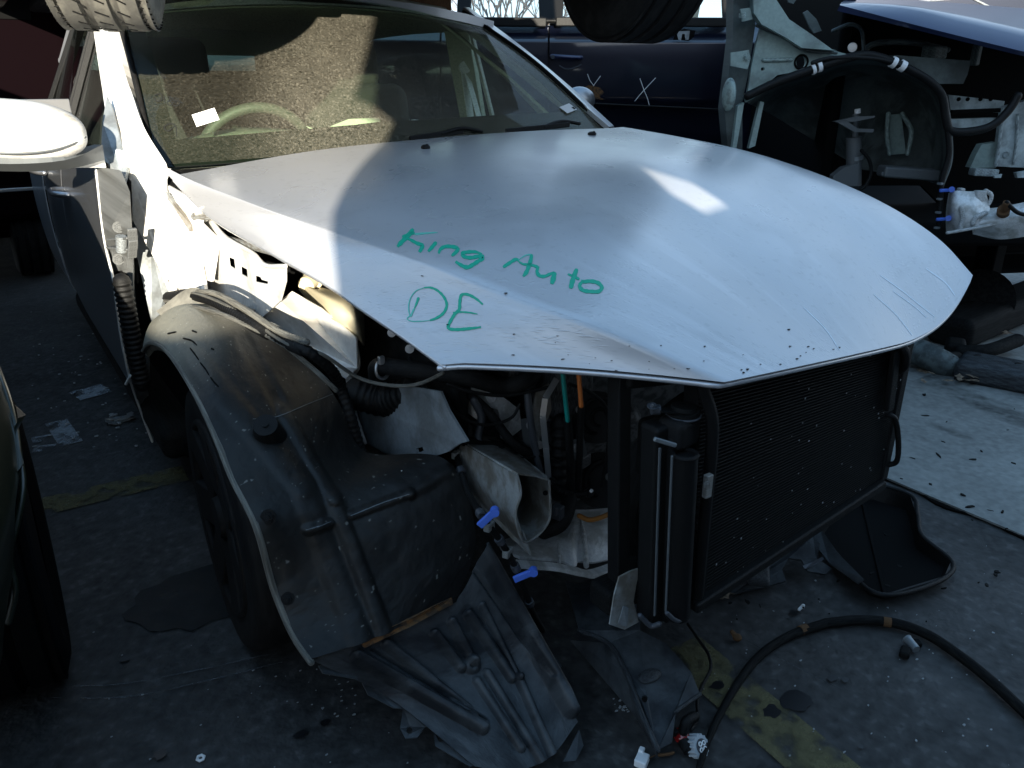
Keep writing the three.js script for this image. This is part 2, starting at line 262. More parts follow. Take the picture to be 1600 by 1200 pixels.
/* ------------------------------------------------------------------ the ground */
{
  const g = new THREE.PlaneGeometry(160, 160, 1, 1).rotateX(-Math.PI / 2); const uv = g.attributes.uv; for (let i = 0; i < uv.count; i++) uv.setXY(i, uv.getX(i) * 160, uv.getY(i) * 160);
  struct('ground', g, M.asphalt);
  const rows = [[], []]; for (let k = 0; k <= 24; k++) { const z = -30 + k * 36 / 24; rows[0].push(v3(1.0 + (k % 3 ? .006 * Math.sin(k * 9) : 0), .006, z)); rows[1].push(v3(14, .006, z)); }
  struct('concrete_slab', sheet(rows, .006, true), M.concrete);
  const crack = []; for (let k = 0; k <= 40; k++) { const z = -2.5 + k * .1; crack.push(v3(1.0 + .012 * Math.sin(k * 3.1) + .008 * Math.sin(k * 7.7), .004, z)); }
  struct('slab_joint', tube(crack, .0045, 120, 6), M.dark);
  // worn yellow bay line under the cars, and the nearer one
  const line = (name, pts, m) => struct(name, sheet(pts, .001, true), m);
  const yl = (a, b, w, y) => { const d = b.clone().sub(a).normalize(), s = v3(-d.z, 0, d.x).multiplyScalar(w / 2); const r = [[], []]; for (let i = 0; i <= 8; i++) { const p = a.clone().lerp(b, i / 8); p.y = y; r[0].push(p.clone().add(s)); r[1].push(p.clone().sub(s)); } return r; };
  line('yellow_line', yl(AY(1060, 1010, 0), AY(1330, 1240, 0), .115, .004), M.yellow);
  line('yellow_line', yl(AY(40, 800, 0), AY(290, 740, 0), .11, .004), M.yellow);
  line('white_paint_patch', yl(AY(88, 660, 0), AY(112, 695, 0), .07, .004), M.whiteWorn);
  line('white_paint_patch', yl(AY(50, 690, 0), AY(80, 684, 0), .05, .004), M.whiteWorn);
  line('white_paint_patch', yl(AY(52, 704, 0), AY(86, 700, 0), .05, .004), M.whiteWorn);
  line('white_paint_patch', yl(AY(133, 608, 0), AY(152, 620, 0), .12, .004), M.whiteWorn);
  for (const pts of [[[60, 1072], [190, 1068], [300, 1048], [420, 1022]], [[70, 1090], [200, 1088], [310, 1066], [440, 1034]], [[640, 1010], [700, 1030], [760, 1046]], [[1165, 1000], [1250, 1045], [1330, 1085]]]) { const q = crt(pts.map(p => AY(p[0], p[1], .004)), 30); struct('scuff_line', sheet([q, q.map(p => p.clone().add(v3(.001, 0, .0028)))], .0005, false), M.scuff); }
  const c0 = AY(1243, 1098, 0); struct('oil_stain', shell(blob(c0.x, c0.z, .033, .026, .0052, 18, .12), .0003), M.oil);
  const c1 = AY(320, 930, 0); struct('oil_stain', shell(blob(c1.x, c1.z, .17, .12, .005, 30, .1), .0004), M.oilSoft);
  for (const [px, py, r] of [[1300, 1062, .012], [1320, 1065, .008], [470, 1150, .012], [508, 1132, .01], [196, 1033, .01], [1240, 960, .01], [250, 1182, .012], [1120, 1075, .016], [1205, 1115, .02], [1345, 1170, .006]]) { const c = AY(px, py, 0); struct('oil_spot', shell(blob(c.x, c.z, r, r * .8, .0053, 12, .3), .0003), M.oil); }
}

/* ------------------------------------------------------------------ the wrecked silver sedan */
const car = thing('wrecked_car', 'wrecked silver sedan with stripped front end and green marker writing on its bonnet', 'car');
const yawN = v3(-Math.sin(YAW), 0, Math.cos(YAW));
let hood;
{ // bonnet
  const N = 56;
  const eR = crt([[256, 264, -.715], [317, 327, -.690], [427, 393, -.668], [513, 442, -.645], [563, 477, -.632], [627, 520, -.610], [690, 566, -.586]].map(p => AX(...p)), N);
  const cR = crt([[277, 273, -.697], [427, 330, -.638], [510, 357, -.605], [650, 403, -.553], [789, 459, -.482], [931, 510, -.406], [1132, 597, -.281]].map(p => AX(...p)), N);
  const ce = crt([v3(0, .985, -.60), v3(0, .972, -.33), v3(0, .948, -.06), v3(0, .902, .2), v3(0, .850, .40), v3(0, .782, .57), v3(0, .698, .712)], N);
  const cL = crt([v3(.66, .992, -.58), v3(.62, .978, -.33), v3(.58, .953, -.06), v3(.52, .908, .2), v3(.45, .842, .40), v3(.38, .765, .57), v3(.27, .682, .70)], N);
  const eL = crt([AX(980, 205, .7), v3(.705, .965, -.33), AX(1180, 240, .7), AX(1300, 280, .69), AX(1400, 328, .68), AX(1470, 376, .66), AX(1520, 430, .62)], N);
  const rows = [];
  for (let i = 0; i <= N; i++) {
    const r = [], a = i / N, f = a * a * a;
    for (let j = 0; j < 12; j++) { const t = j / 12; const p = eR[i].clone().lerp(cR[i], t); p.y += .006 * Math.sin(Math.PI * t) - (j === 0 ? .004 : 0); r.push(p); }
    // the crown between the two creases, one smooth curve
    const q = [cR[i], cR[i].clone().lerp(ce[i], .5).add(v3(0, .012 * (1 - f), .012 * f)), ce[i], ce[i].clone().lerp(cL[i], .5).add(v3(0, .006 * (1 - f), .012 * f)), cL[i]];
    const w = Math.pow(a, 7), sp = crt(q, 40); sp.forEach((p, k) => { const t = k / 40, b = 4 * t * (1 - t); p.lerp(cR[i].clone().lerp(cL[i], t).add(v3(0, .007 * b, .016 * b)), w); }); r.push(...sp);
    for (let j = 1; j <= 12; j++) { const t = j / 12; const p = cL[i].clone().lerp(eL[i], t); p.y += .01 * (1 - 2.7 * f) * Math.sin(Math.PI * t); p.z += .018 * f * Math.sin(Math.PI * t); r.push(p); }
    for (let k = 0; k < 14; k++) { const o = r.map(p => p.clone()); for (let j = 38; j < r.length - 2; j++) r[j].copy(o[j]).multiplyScalar(.5).addScaledVector(o[j - 1], .25).addScaledVector(o[j + 1], .25); } // the far crease is soft
    rows.push(r);
  }
  for (const k of ['map', 'roughnessMap', 'bumpMap']) M.hood[k].repeat.set(1 / 1.45, 1 / 1.45);
  hood = part(car, 'hood', sheet(rows, .0025, true), M.hood, 'silver bonnet with green marker writing, shut over the stripped engine bay');
  const inner = rows.filter((_, i) => i > 2 && i < N - 4).map(r => r.slice(14, -14).map(p => p.clone().add(v3(0, -.022, 0))));
  part(hood, 'hood_inner_panel', sheet(inner, .004, true), M.blackDull);
  part(hood, 'hood_edge', [tube(eR.filter((_, i) => i > 1).map(p => p.clone().add(v3(.006, -.009, 0))), .005, 60, 6), tube(rows[N].map(p => p.clone().add(v3(0, -.008, -.007))), .005, 90, 6)], M.silver);
  const W = (name, strokes, m, lift) => { const g = strokes.map(s => drape(hood, s[0], s[1], s[2] ?? s[1], lift, lift ? .0002 : .0005)).filter(Boolean); if (g.length) part(hood, name, g, m); };
  const K = (a, s = .15, ox = 600, oy = 350) => a.map(([x, y]) => [ox + x * s, oy + y * s]);
  W('marker_writing', [
    [K([[305, 55], [255, 120], [190, 185], [140, 240]]), 7, 6.5], [K([[190, 140], [250, 115], [320, 95]]), 5, 4], [K([[230, 150], [290, 175], [345, 205], [400, 225], [390, 260], [368, 295]]), 3.5, 7],
    [K([[545, 190], [505, 240], [460, 290]]), 6, 5], [K([[570, 310], [585, 270], [630, 240], [700, 238], [770, 260], [750, 295], [705, 335]]), 5, 6],
    [K([[1020, 320], [960, 295], [880, 295], [810, 312], [830, 340], [900, 355], [980, 340], [1040, 350], [990, 385], [920, 430], [870, 455], [800, 430], [745, 395]]), 5, 6.5],
    [K([[135, 320], [220, 265], [310, 215], [345, 235]], .11875, 770, 380), 5.5, 5], [K([[510, 150], [500, 220], [475, 300], [445, 380], [400, 440]], .11875, 770, 380), 6, 6.5], [K([[340, 245], [400, 280], [480, 285], [570, 310], [610, 330]], .11875, 770, 380), 2.5, 5],
    [K([[595, 330], [580, 380], [610, 430], [680, 440], [750, 410], [810, 385]], .11875, 770, 380), 6, 4], [K([[810, 385], [800, 450], [775, 540]], .11875, 770, 380), 7.5, 8],
    [K([[1105, 340], [1075, 420], [1045, 510], [1025, 600]], .11875, 770, 380), 7, 8], [K([[985, 410], [1060, 440], [1140, 480]], .11875, 770, 380), 3, 4.5], [K([[1240, 520], [1170, 520], [1140, 570], [1180, 620], [1290, 640], [1400, 635], [1435, 590], [1390, 530], [1300, 505], [1220, 505], [1160, 500]], .11875, 770, 380), 5.5, 6],
    [K([[420, 665], [480, 662], [560, 695], [630, 770], [655, 850], [620, 930], [540, 985], [480, 1005]]), 3.5, 4.5],
    [K([[1030, 840], [960, 780], [870, 735], [810, 740], [790, 820], [785, 890], [740, 940], [690, 1020], [670, 1085], [720, 1100], [850, 1095], [1010, 1075]]), 4.5, 5], [K([[720, 925], [800, 918], [900, 925], [975, 940]]), 3, 2], [K([[362, 765], [340, 830], [318, 880]]), 4.5, 2]], M.ink);
  W('marker_writing', [[K([[320, 110], [430, 100], [560, 90]]), 3.5, 1.5], [K([[420, 665], [340, 695], [285, 760], [260, 840], [262, 920], [270, 960], [240, 985], [270, 1010], [380, 1015], [480, 1005]]), 1.8, 1.6], [K([[318, 880], [290, 940], [280, 970]]), 3, 2.4], [K([[330, 230], [430, 165], [510, 150]], .11875, 770, 380), 1.4, 2.4]], M.inkThin);
  M.streak = std(C3(.72, .76, .80), .45);
  W('water_mark', [[[[1447, 420], [1478, 443], [1492, 462]], 2.2], [[[1375, 430], [1410, 455], [1435, 475], [1460, 495]], 1.8], [[[1395, 455], [1430, 480], [1447, 496]], 1.4], [[[1365, 460], [1400, 492], [1425, 524]], 1.6], [[[1255, 480], [1290, 515], [1312, 548]], 1.4]], M.streak, .0005);
  const nz = (px, py) => { caster.set(CAM, ray(px, py).normalize()); hood.updateMatrixWorld(true); const h = caster.intersectObject(hood, false)[0]; if (!h) return; const p = h.point; part(hood, 'washer_nozzle', [new THREE.SphereGeometry(.012, 16, 10).scale(1, .6, 1.2).translate(p.x, p.y + .003, p.z), new THREE.SphereGeometry(.005, 10, 8).translate(p.x, p.y + .007, p.z + .008)], M.black); };
  nz(665, 232); nz(567, 224); nz(925, 211);
  // paint chips along the front lip
  const chips = []; for (let k = 0; k < 40; k++) { const px = rr(800, 1330), t = rnd() * rnd(), py = (px < 1135 ? 574 + (px - 690) * .072 : 592 - (px - 1135) * .22) - t * 70 - 3; caster.set(CAM, ray(px, py).normalize()); const h = caster.intersectObject(hood, false)[0]; if (h) { const r = rr(.0006, .0022); chips.push(shell(blob(h.point.x, h.point.z, r * 1.4, r, h.point.y + .0012, 7, .4), .0004)); } }
  for (const [px, py] of [[803, 523], [1075, 577], [790, 459], [880, 562], [660, 432], [700, 508]]) { caster.set(CAM, ray(px, py).normalize()); const h = caster.intersectObject(hood, false)[0]; if (h) chips.push(shell(blob(h.point.x, h.point.z, .003, .002, h.point.y + .0014, 9, .4), .0004)); }
  const ch = part(hood, 'paint_chips', chips, M.dark); ch.userData.kind = 'stuff';
}
/* windscreen */
let wsAt;
{
  const b = [AZ(246, 262, -.84), AZ(440, 248, -.70), AZ(640, 228, -.64), AZ(800, 214, -.66), AZ(945, 202, -.76)];
  const t = [AZ(181, 2, -1.30), AZ(330, -16, -1.28), AZ(500, -8, -1.29), AZ(620, 2, -1.34), AZ(722, 20, -1.45)];
  const m = b.map((p, i) => p.clone().lerp(t[i], .5).add(v3(0, .018, .018)));
  const G = grid([b, m, t], 48, 32); wsAt = (s, q, o = 0) => { const i = Math.min(31, Math.floor(q * 32)), j = Math.min(47, Math.floor(s * 48)), fi = q * 32 - i, fj = s * 48 - j; return G[i][j].clone().lerp(G[i][j + 1], fj).lerp(G[i + 1][j].clone().lerp(G[i + 1][j + 1], fj), fi).add(v3(0, o * .8, o * .6)); };
  const sub = (s0, s1, q0, q1, o, nu = 30, nv = 6) => { const r = []; for (let i = 0; i <= nv; i++) { const w = []; for (let j = 0; j <= nu; j++) w.push(wsAt(s0 + (s1 - s0) * j / nu, q0 + (q1 - q0) * i / nv, o)); r.push(w); } return r; };
  const flat = rows => { const g = sheet(rows, .001); const n = rows.length * rows[0].length; const q = new THREE.BufferGeometry(); for (const k of ['position', 'normal', 'uv']) q.setAttribute(k, new THREE.BufferAttribute(g.attributes[k].array.slice(0, n * (k === 'uv' ? 2 : 3)), k === 'uv' ? 2 : 3)); q.setIndex(Array.from(g.index.array).filter((_, i) => Math.max(...[0, 1, 2].map(k => g.index.array[i - i % 3 + k])) < n)); return q; };
  const ws = part(car, 'windscreen', flat(G), M.glass, 'dusty windscreen with paper stickers and faint written marks');
  part(ws, 'black_border', [sheet(sub(0, 1, 0, .135, -.003, 30, 6), .001), sheet(sub(0, .05, .135, .94, -.0032, 6, 20), .001), sheet(sub(.955, 1, .135, .94, -.0032, 6, 20), .001), sheet(sub(0, 1, .94, 1, -.003), .001)], M.frit);
  M.dust = std(C3(.38, .35, .27), .95, 0, { transparent: true, alphaMap: tex(1024, 1024, (u, v) => { const a = fbm(u, v, 8, 4, 201), d = fbm(u, v * .7, 460, 1, 203), e = fbm(u, v, 340, 1, 205), h = Math.max(sm(.10, .26, u - v * .25), sm(.30, .42, v)); return [(.13 + .12 * (a - .3) + .17 * sm(.55, 1, d) - .10 * sm(.5, 1, e)) * (.25 + .75 * h)]; }, 0, false) }); M.dust.alphaMap.repeat.set(1 / 1.4, 1 / 1.4);
  part(ws, 'dust_film', flat(sub(.005, .995, .01, .99, .002, 40, 20)), M.dust);
  const stick = (px, py, w, h, rot, name) => { ws.updateMatrixWorld(true); caster.set(CAM, ray(px, py).normalize()); const q = caster.intersectObject(ws, false)[0]; const n = q.face.normal.clone(); if (n.dot(caster.ray.direction) > 0) n.negate(); const ux = v3(Math.cos(rot), 0, -Math.sin(rot)); ux.addScaledVector(n, -ux.dot(n)).normalize(); const uy = n.clone().cross(ux), c = q.point.addScaledVector(n, .005); const o = (a, b) => c.clone().addScaledVector(ux, a * w / 2).addScaledVector(uy, b * h / 2); return { s: part(ws, name, shell([o(-1, -1), o(1, -1), o(1, 1), o(-1, 1)], .0008), M.paper), o: (a, b, k = .001) => o(a, b).addScaledVector(n, k) }; };
  stick(322, 185, .062, .042, .05, 'paper_sticker');
  const s2 = stick(887, 171, .075, .036, .55, 'paper_sticker'); part(s2.s, 'printed_code', [shell([s2.o(.55, -.8), s2.o(.9, -.8), s2.o(.9, -.1), s2.o(.55, -.1)], .0004)], M.inkDark);
  const marks = [[[242, 150], [252, 148], [254, 156], [246, 160], [241, 153]], [[258, 152], [257, 158]], [[262, 153], [269, 153], [264, 158], [271, 163], [265, 166], [262, 161], [272, 157]], [[275, 158], [282, 162], [276, 167], [270, 165]], [[274, 198], [263, 206], [257, 201], [264, 195], [274, 197], [277, 215]]].map(s => drape(ws, s, 1.6, 1.6, .004)).filter(Boolean);
  if (marks.length) part(ws, 'written_marks', marks, M.inkDark);
  // rubber strips down each side
  const side = (s, o) => { const r = []; for (let i = 0; i <= 12; i++) r.push(wsAt(s, i / 12, .003).add(v3(o, 0, 0))); return r; };
  part(car, 'windscreen_seal', tube(side(0, -.006), .008, 40, 8), M.rubber);
  part(car, 'windscreen_seal', tube(side(1, .006), .008, 40, 8), M.rubber);
  part(car, 'cowl_panel', sheet([0, 1].map(k => { const r = []; for (let i = 0; i <= 16; i++) { const p = wsAt(i / 16, 0, -.012); r.push(k ? p.add(v3(0, -.03, .12)) : p.add(v3(0, -.004, -.01))); } return r; }), .004), M.blackDull);
  // wipers resting on the cowl
  const wp = (a, b, c) => part(car, 'wiper', [tube([a, a.clone().lerp(b, .5).add(v3(0, .012, .0)), b], .006, 20, 6), bar(b.clone().lerp(c, -.7).add(v3(0, -.002, 0)), c, .008, .016)], M.black);
  wp(AZ(752, 205, -.66), AZ(690, 209, -.66), AZ(640, 217, -.655)); wp(AZ(905, 193, -.72), AZ(850, 198, -.69), AZ(790, 205, -.68));
}
{ // pillars, roof, doors, glass, far side, boot: the shell of the cabin
  const A = (pl) => pl.map(p => AZ(...p));
  part(car, 'a_pillar', sheet([A([[150, 10, -1.5], [158, 60, -1.36], [168, 130, -1.18], [178, 200, -.98], [190, 262, -.82]]), A([[166, 4, -1.40], [176, 56, -1.27], [190, 130, -1.09], [203, 200, -.91], [225, 264, -.78]]), A([[178, 0, -1.33], [190, 55, -1.20], [210, 140, -1.03], [228, 205, -.88], [262, 264, -.76]])].map(r => crt(r, 20)), .02, true), M.primer, 'pale pillar beside the windscreen, bright in the sun');
  part(car, 'a_pillar', sheet([A([[722, 17, -1.47], [800, 77, -1.20], [880, 145, -.95], [948, 204, -.74]]), A([[730, 17, -1.52], [808, 75, -1.25], [890, 143, -1.0], [955, 202, -.80]]), A([[735, 22, -1.60], [812, 80, -1.34], [893, 148, -1.08], [956, 206, -.86]])].map(r => crt(r, 20)), .015, true), M.silver);
  const roofR = []; for (let i = 0; i <= 8; i++) { const k = i / 8, z = -1.34 - 1.75 * k, y = 1.360 + .06 * Math.sin(Math.PI * (.15 + .7 * k)) - .03 * k, r = []; for (let j = 0; j <= 10; j++) { const s = j / 10 * 2 - 1; r.push(v3(s * .66 * (1 - .05 * k), y + .012 - .05 * s * s, z + .06 * (1 - s * s) * (1 - k))); } roofR.push(r); }
  part(car, 'roof', sheet(roofR, .03), M.silver);
  part(car, 'headliner', sheet(roofR.map(r => r.map(p => p.clone().add(v3(0, -.034, 0)))), .004), M.cabin);
  // right side: front and rear doors
  const edge = [[150, 262, -.862], [163, 373, -.875], [177, 437, -.88], [187, 513, -.88], [200, 580, -.875], [213, 623, -.86], [238, 690, -.835]].map(p => AX(...p)).reverse();
  const prof = crt([v3(-.80, .22, 0), v3(-.845, .27, 0), v3(-.872, .42, 0), v3(-.882, .58, 0), v3(-.88, .74, 0), v3(-.866, .86, 0), v3(-.846, .935, 0)], 24);
  const ed = crt(edge, 24); const dR = ed.map((p, i) => [p, ...[-1.0, -1.2, -1.4, -1.65].map((z, k) => v3(prof[i].x - .004, prof[i].y, z))]);
  const door = part(car, 'front_door', sheet(dR.map(r => crt(r, 14)), .004, true), M.shadedSilver, 'silver front door on the driver side, its front edge bare of the wing');
  const rd = prof.map(p => [-1.66, -1.9, -2.2, -2.45].map(z => v3(p.x - .004 + .012 * sm(-1.9, -2.5, z), p.y, z)));
  const rdoor = part(car, 'rear_door', sheet(rd.map(r => crt(r, 8)), .004, true), M.shadedSilver);
  const hnd = (p, z) => [tube([v3(-.885, .80, z), v3(-.915, .803, z - .03), v3(-.915, .803, z - .13), v3(-.885, .80, z - .16)], .011, 20, 8), new THREE.SphereGeometry(.035, 16, 10).scale(.12, .8, 1.6).translate(-.868, .80, z - .08)];
  part(door, 'handle', hnd(door, -1.42), M.shadedSilver); part(rdoor, 'handle', hnd(rdoor, -2.2), M.shadedSilver);
  part(door, 'door_edge', tube(ed, .0035, 60, 6), M.primer);
  // hinge face of the front door
  const inn = [[190, 268], [203, 300], [203, 345], [208, 400], [213, 470], [221, 540], [230, 600], [237, 650]].map(([x, y]) => AX(x, y, -.822));
  part(door, 'hinge_face', shell([...[[150, 262, -.862], [163, 373, -.875], [177, 437, -.88], [187, 513, -.88], [200, 580, -.875], [213, 623, -.86]].map(p => AX(p[0] + 1, p[1], p[2] + .001)), ...inn.slice().reverse()], .012), M.hinge, 'front edge of the door with its hinges, colour darkened for its shade');
  const HN = AD(185, 355, 1).sub(CAM).normalize().negate().add(v3(.2, 0, .5)).normalize();
  const HX = (x, y, d = .004) => AX(x, y, -.874 + Math.min(1, Math.max(0, (x - 160 - (y - 370) * .17) / 46)) * .052 - d);
  for (const [y, dy] of [[355, 1], [405, -1]]) {
    const h = part(door, 'hinge', [shell([[174, y - 20], [196, y - 19], [198, y + 17], [176, y + 19]].map(p => HX(...p)), .008), bar(HX(174, y + dy * 19, .010), HX(207, y + dy * 16, .014), .03, .006), bar(HX(206, y + dy * 2, .014), HX(208, y + dy * 30, .014), .022, .008)], M.hinge);
    part(h, 'bolt', bolt(HX(185, y, .006), HN, .0095), M.hinge);
  }
  part(door, 'hinge_pin', rod(HX(189, 369, .016), HX(190, 393, .016), .012), M.panel);
  part(door, 'lower_hinge', [shell([[212, 556], [230, 556], [232, 604], [216, 604]].map(p => HX(p[0], p[1])), .006), bolt(HX(221, 572, .006), HN, .009), bolt(HX(224, 592, .006), HN, .009)], M.hinge);
  part(door, 'wiring_boot', tube([[190, 440], [196, 470], [204, 515], [212, 555], [222, 600]].map(p => HX(p[0], p[1], .016)), .021, 60, 14, .10, .014), M.black, 'ribbed black rubber wiring boot between door and pillar');
  part(door, 'boot_hole', shell([...Array(16)].map((_, k) => HX(190 + 14 * Math.cos(k * .393), 438 + 16 * Math.sin(k * .393), .003)), .003), M.dark);
  part(door, 'door_check_wire', tube([[238, 545, -.80], [215, 570, -.84], [205, 585, -.87], [197, 600, -.885]].map(p => AX(...p)), .004, 20, 6), M.primer);
  // side glass and frames
  const gl = (z0, z1, x0, name) => part(name === 'front' ? door : rdoor, 'window', shell([v3(-.838, .94, z0), v3(-.838, .94, z1), v3(-.665, 1.36, z1 + .06), v3(-.68, 1.345, Math.min(z0 - .42, -1.38))].map(p => p), .004), M.clear);
  gl(-.95, -1.62, 0, 'front'); gl(-1.72, -2.4, 0, 'rear');
  part(door, 'window_frame', [bar(v3(-.842, .93, -.82), v3(-.845, .935, -1.66), .02, .025), bar(v3(-.842, .94, -1.64), v3(-.665, 1.37, -1.58), .05, .02)], M.black);
  part(rdoor, 'window_frame', [bar(v3(-.845, .935, -1.67), v3(-.842, .935, -2.45), .02, .025), bar(v3(-.842, .94, -1.70), v3(-.665, 1.37, -1.62), .05, .02), bar(v3(-.84, .94, -2.42), v3(-.65, 1.36, -2.25), .06, .02)], M.black);
  part(car, 'roof_rail', [tube([v3(-.70, 1.33, -1.34), v3(-.665, 1.375, -1.7), v3(-.65, 1.375, -2.3), v3(-.67, 1.22, -2.9)], .022, 30, 8), tube([v3(.62, 1.36, -1.46), v3(.66, 1.375, -1.7), v3(.65, 1.375, -2.3), v3(.67, 1.22, -2.9)], .022, 30, 8)], M.silver);
  for (const x of [-.8, .8]) part(car, 'sill', bar(v3(x, .23, -.62), v3(x, .23, -2.45), .10, .09, .03), M.blackDull);
  // far side
  const ls = prof.map(p => [-.72, -1.0, -1.5, -2.0, -2.5].map(z => v3(-p.x, p.y, z)));
  part(car, 'left_side', sheet(ls, .004), M.silver);
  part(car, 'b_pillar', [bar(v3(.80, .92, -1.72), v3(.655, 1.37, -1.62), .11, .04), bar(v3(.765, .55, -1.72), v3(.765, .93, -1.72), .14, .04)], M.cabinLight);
  part(car, 'window_frame', [bar(v3(.835, .93, -.86), v3(.835, .935, -2.4), .02, .03), bar(v3(.83, .94, -1.60), v3(.665, 1.36, -1.54), .015, .018), bar(v3(.83, .94, -.86), v3(.62, 1.345, -1.5), .03, .03)], M.primer);
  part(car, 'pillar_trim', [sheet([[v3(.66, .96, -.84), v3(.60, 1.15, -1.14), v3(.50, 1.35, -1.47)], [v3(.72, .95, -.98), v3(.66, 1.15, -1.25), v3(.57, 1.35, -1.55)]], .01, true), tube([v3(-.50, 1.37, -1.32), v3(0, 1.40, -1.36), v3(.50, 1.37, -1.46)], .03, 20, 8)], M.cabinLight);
  part(car, 'seat_belt', [bar(v3(.71, 1.19, -1.66), v3(.73, .80, -1.60), .045, .003), bar(v3(.715, 1.185, -1.655), v3(.74, .86, -1.52), .03, .003), rod(v3(.715, 1.19, -1.67), v3(.70, 1.19, -1.63), .025), rod(v3(.71, 1.22, -1.66), v3(.70, 1.26, -1.65), .012)], M.paper);
  // rear quarter, tail and boot
  for (const s of [-1, 1]) part(car, 'rear_wing', sheet(prof.map(p => [-2.46, -2.8, -3.2, -3.55].map(z => v3(s * -p.x * (z < -3.3 ? .95 : 1), p.y + (p.y > .9 ? .02 : 0), z))), .004, s < 0), M.silver);
  part(car, 'boot_lid', sheet([-3.1, -3.3, -3.62].map((z, k) => [-.8, -.4, 0, .4, .8].map(x => v3(x, [.98, 1.0, .97][k] + .02 * (1 - x * x), z))), .004), M.silver);
  part(car, 'tail_panel', sheet([.3, .6, .96].map(y => [-.8, -.4, 0, .4, .8].map(x => v3(x, y, -3.62 + .06 * x * x))), .004), M.silver);
  part(car, 'rear_window', shell([v3(-.58, 1.33, -2.72), v3(.58, 1.33, -2.72), v3(.66, 1.0, -3.1), v3(-.66, 1.0, -3.1)], .004), M.clear);
  part(car, 'rear_header', box(0, 1.33, -2.70, 1.2, .16, .06, .02), M.cabin); part(car, 'floor', box(0, .22, -2.1, 1.6, .05, 3.0, .01), M.dark);
  part(car, 'firewall', box(.05, .56, -.74, 1.28, .60, .04, .01), M.dark);
  // mirror on the driver side
  const mc = AZ(34, 204, -.70);
  const g = new THREE.SphereGeometry(1, 48, 32), p = g.attributes.position;
  for (let i = 0; i < p.count; i++) { const q = v3(p.getX(i), p.getY(i), p.getZ(i)); const k = Math.pow(Math.pow(Math.abs(q.x), 2.8) + Math.pow(Math.abs(q.y), 2.8) + Math.pow(Math.abs(q.z), 2.6), -1 / 2.7); q.multiplyScalar(k); const tp = 1 - .20 * Math.max(0, q.x) ** 2; p.setXYZ(i, q.x * .128, q.y * .066 * tp - .012 * q.x, q.z > 0 ? q.z * .075 : q.z * .02); }
  g.computeVertexNormals(); g.rotateY(.12); g.translate(mc.x, mc.y, mc.z);
  const mir = part(car, 'door_mirror', g, M.primer, 'white driver side mirror glaring in the sun');
  part(mir, 'housing_seam', tube([AZ(-40, 236, -.628), AZ(20, 240, -.622), AZ(75, 236, -.625), AZ(112, 226, -.645), AZ(134, 214, -.675)], .0022, 40, 6), M.bare);
  part(mir, 'mirror_glass', box(mc.x, mc.y, mc.z - .022, .22, .13, .004, .002, .12), M.steel);
  part(mir, 'mirror_base', sheet([[v3(mc.x - .16, mc.y - .052, mc.z + .05), v3(mc.x - .04, mc.y - .066, mc.z + .052), v3(mc.x + .07, mc.y - .064, mc.z + .045), AZ(160, 226, -.78)], [v3(mc.x - .16, mc.y - .072, mc.z), v3(mc.x - .02, mc.y - .088, mc.z), v3(mc.x + .08, mc.y - .088, mc.z - .01), AZ(164, 250, -.78)]].map(r => crt(r, 12)), .02, true), M.bare);  // dark colour stands in for the shade below the mirror
  part(mir, 'mirror_mount', shell([[167, 150, -1.0], [174, 165, -.97], [185, 205, -.88], [199, 262, -.80], [193, 285, -.79], [160, 262, -.84], [158, 235, -.86], [160, 190, -.93]].map(q => AZ(...q)), .014), M.panel);
  part(mir, 'mirror_arm', shell([[112, 249, -.72], [160, 232, -.80], [166, 262, -.80], [118, 262, -.74]].map(q => AZ(...q)), .02), M.primer);
  part(car, 'far_mirror', (() => { const c = AZ(905, 157, -1.1); return new THREE.SphereGeometry(.085, 20, 14).scale(.9, .6, .35).translate(c.x, c.y, c.z); })(), M.shadedSilver);
}
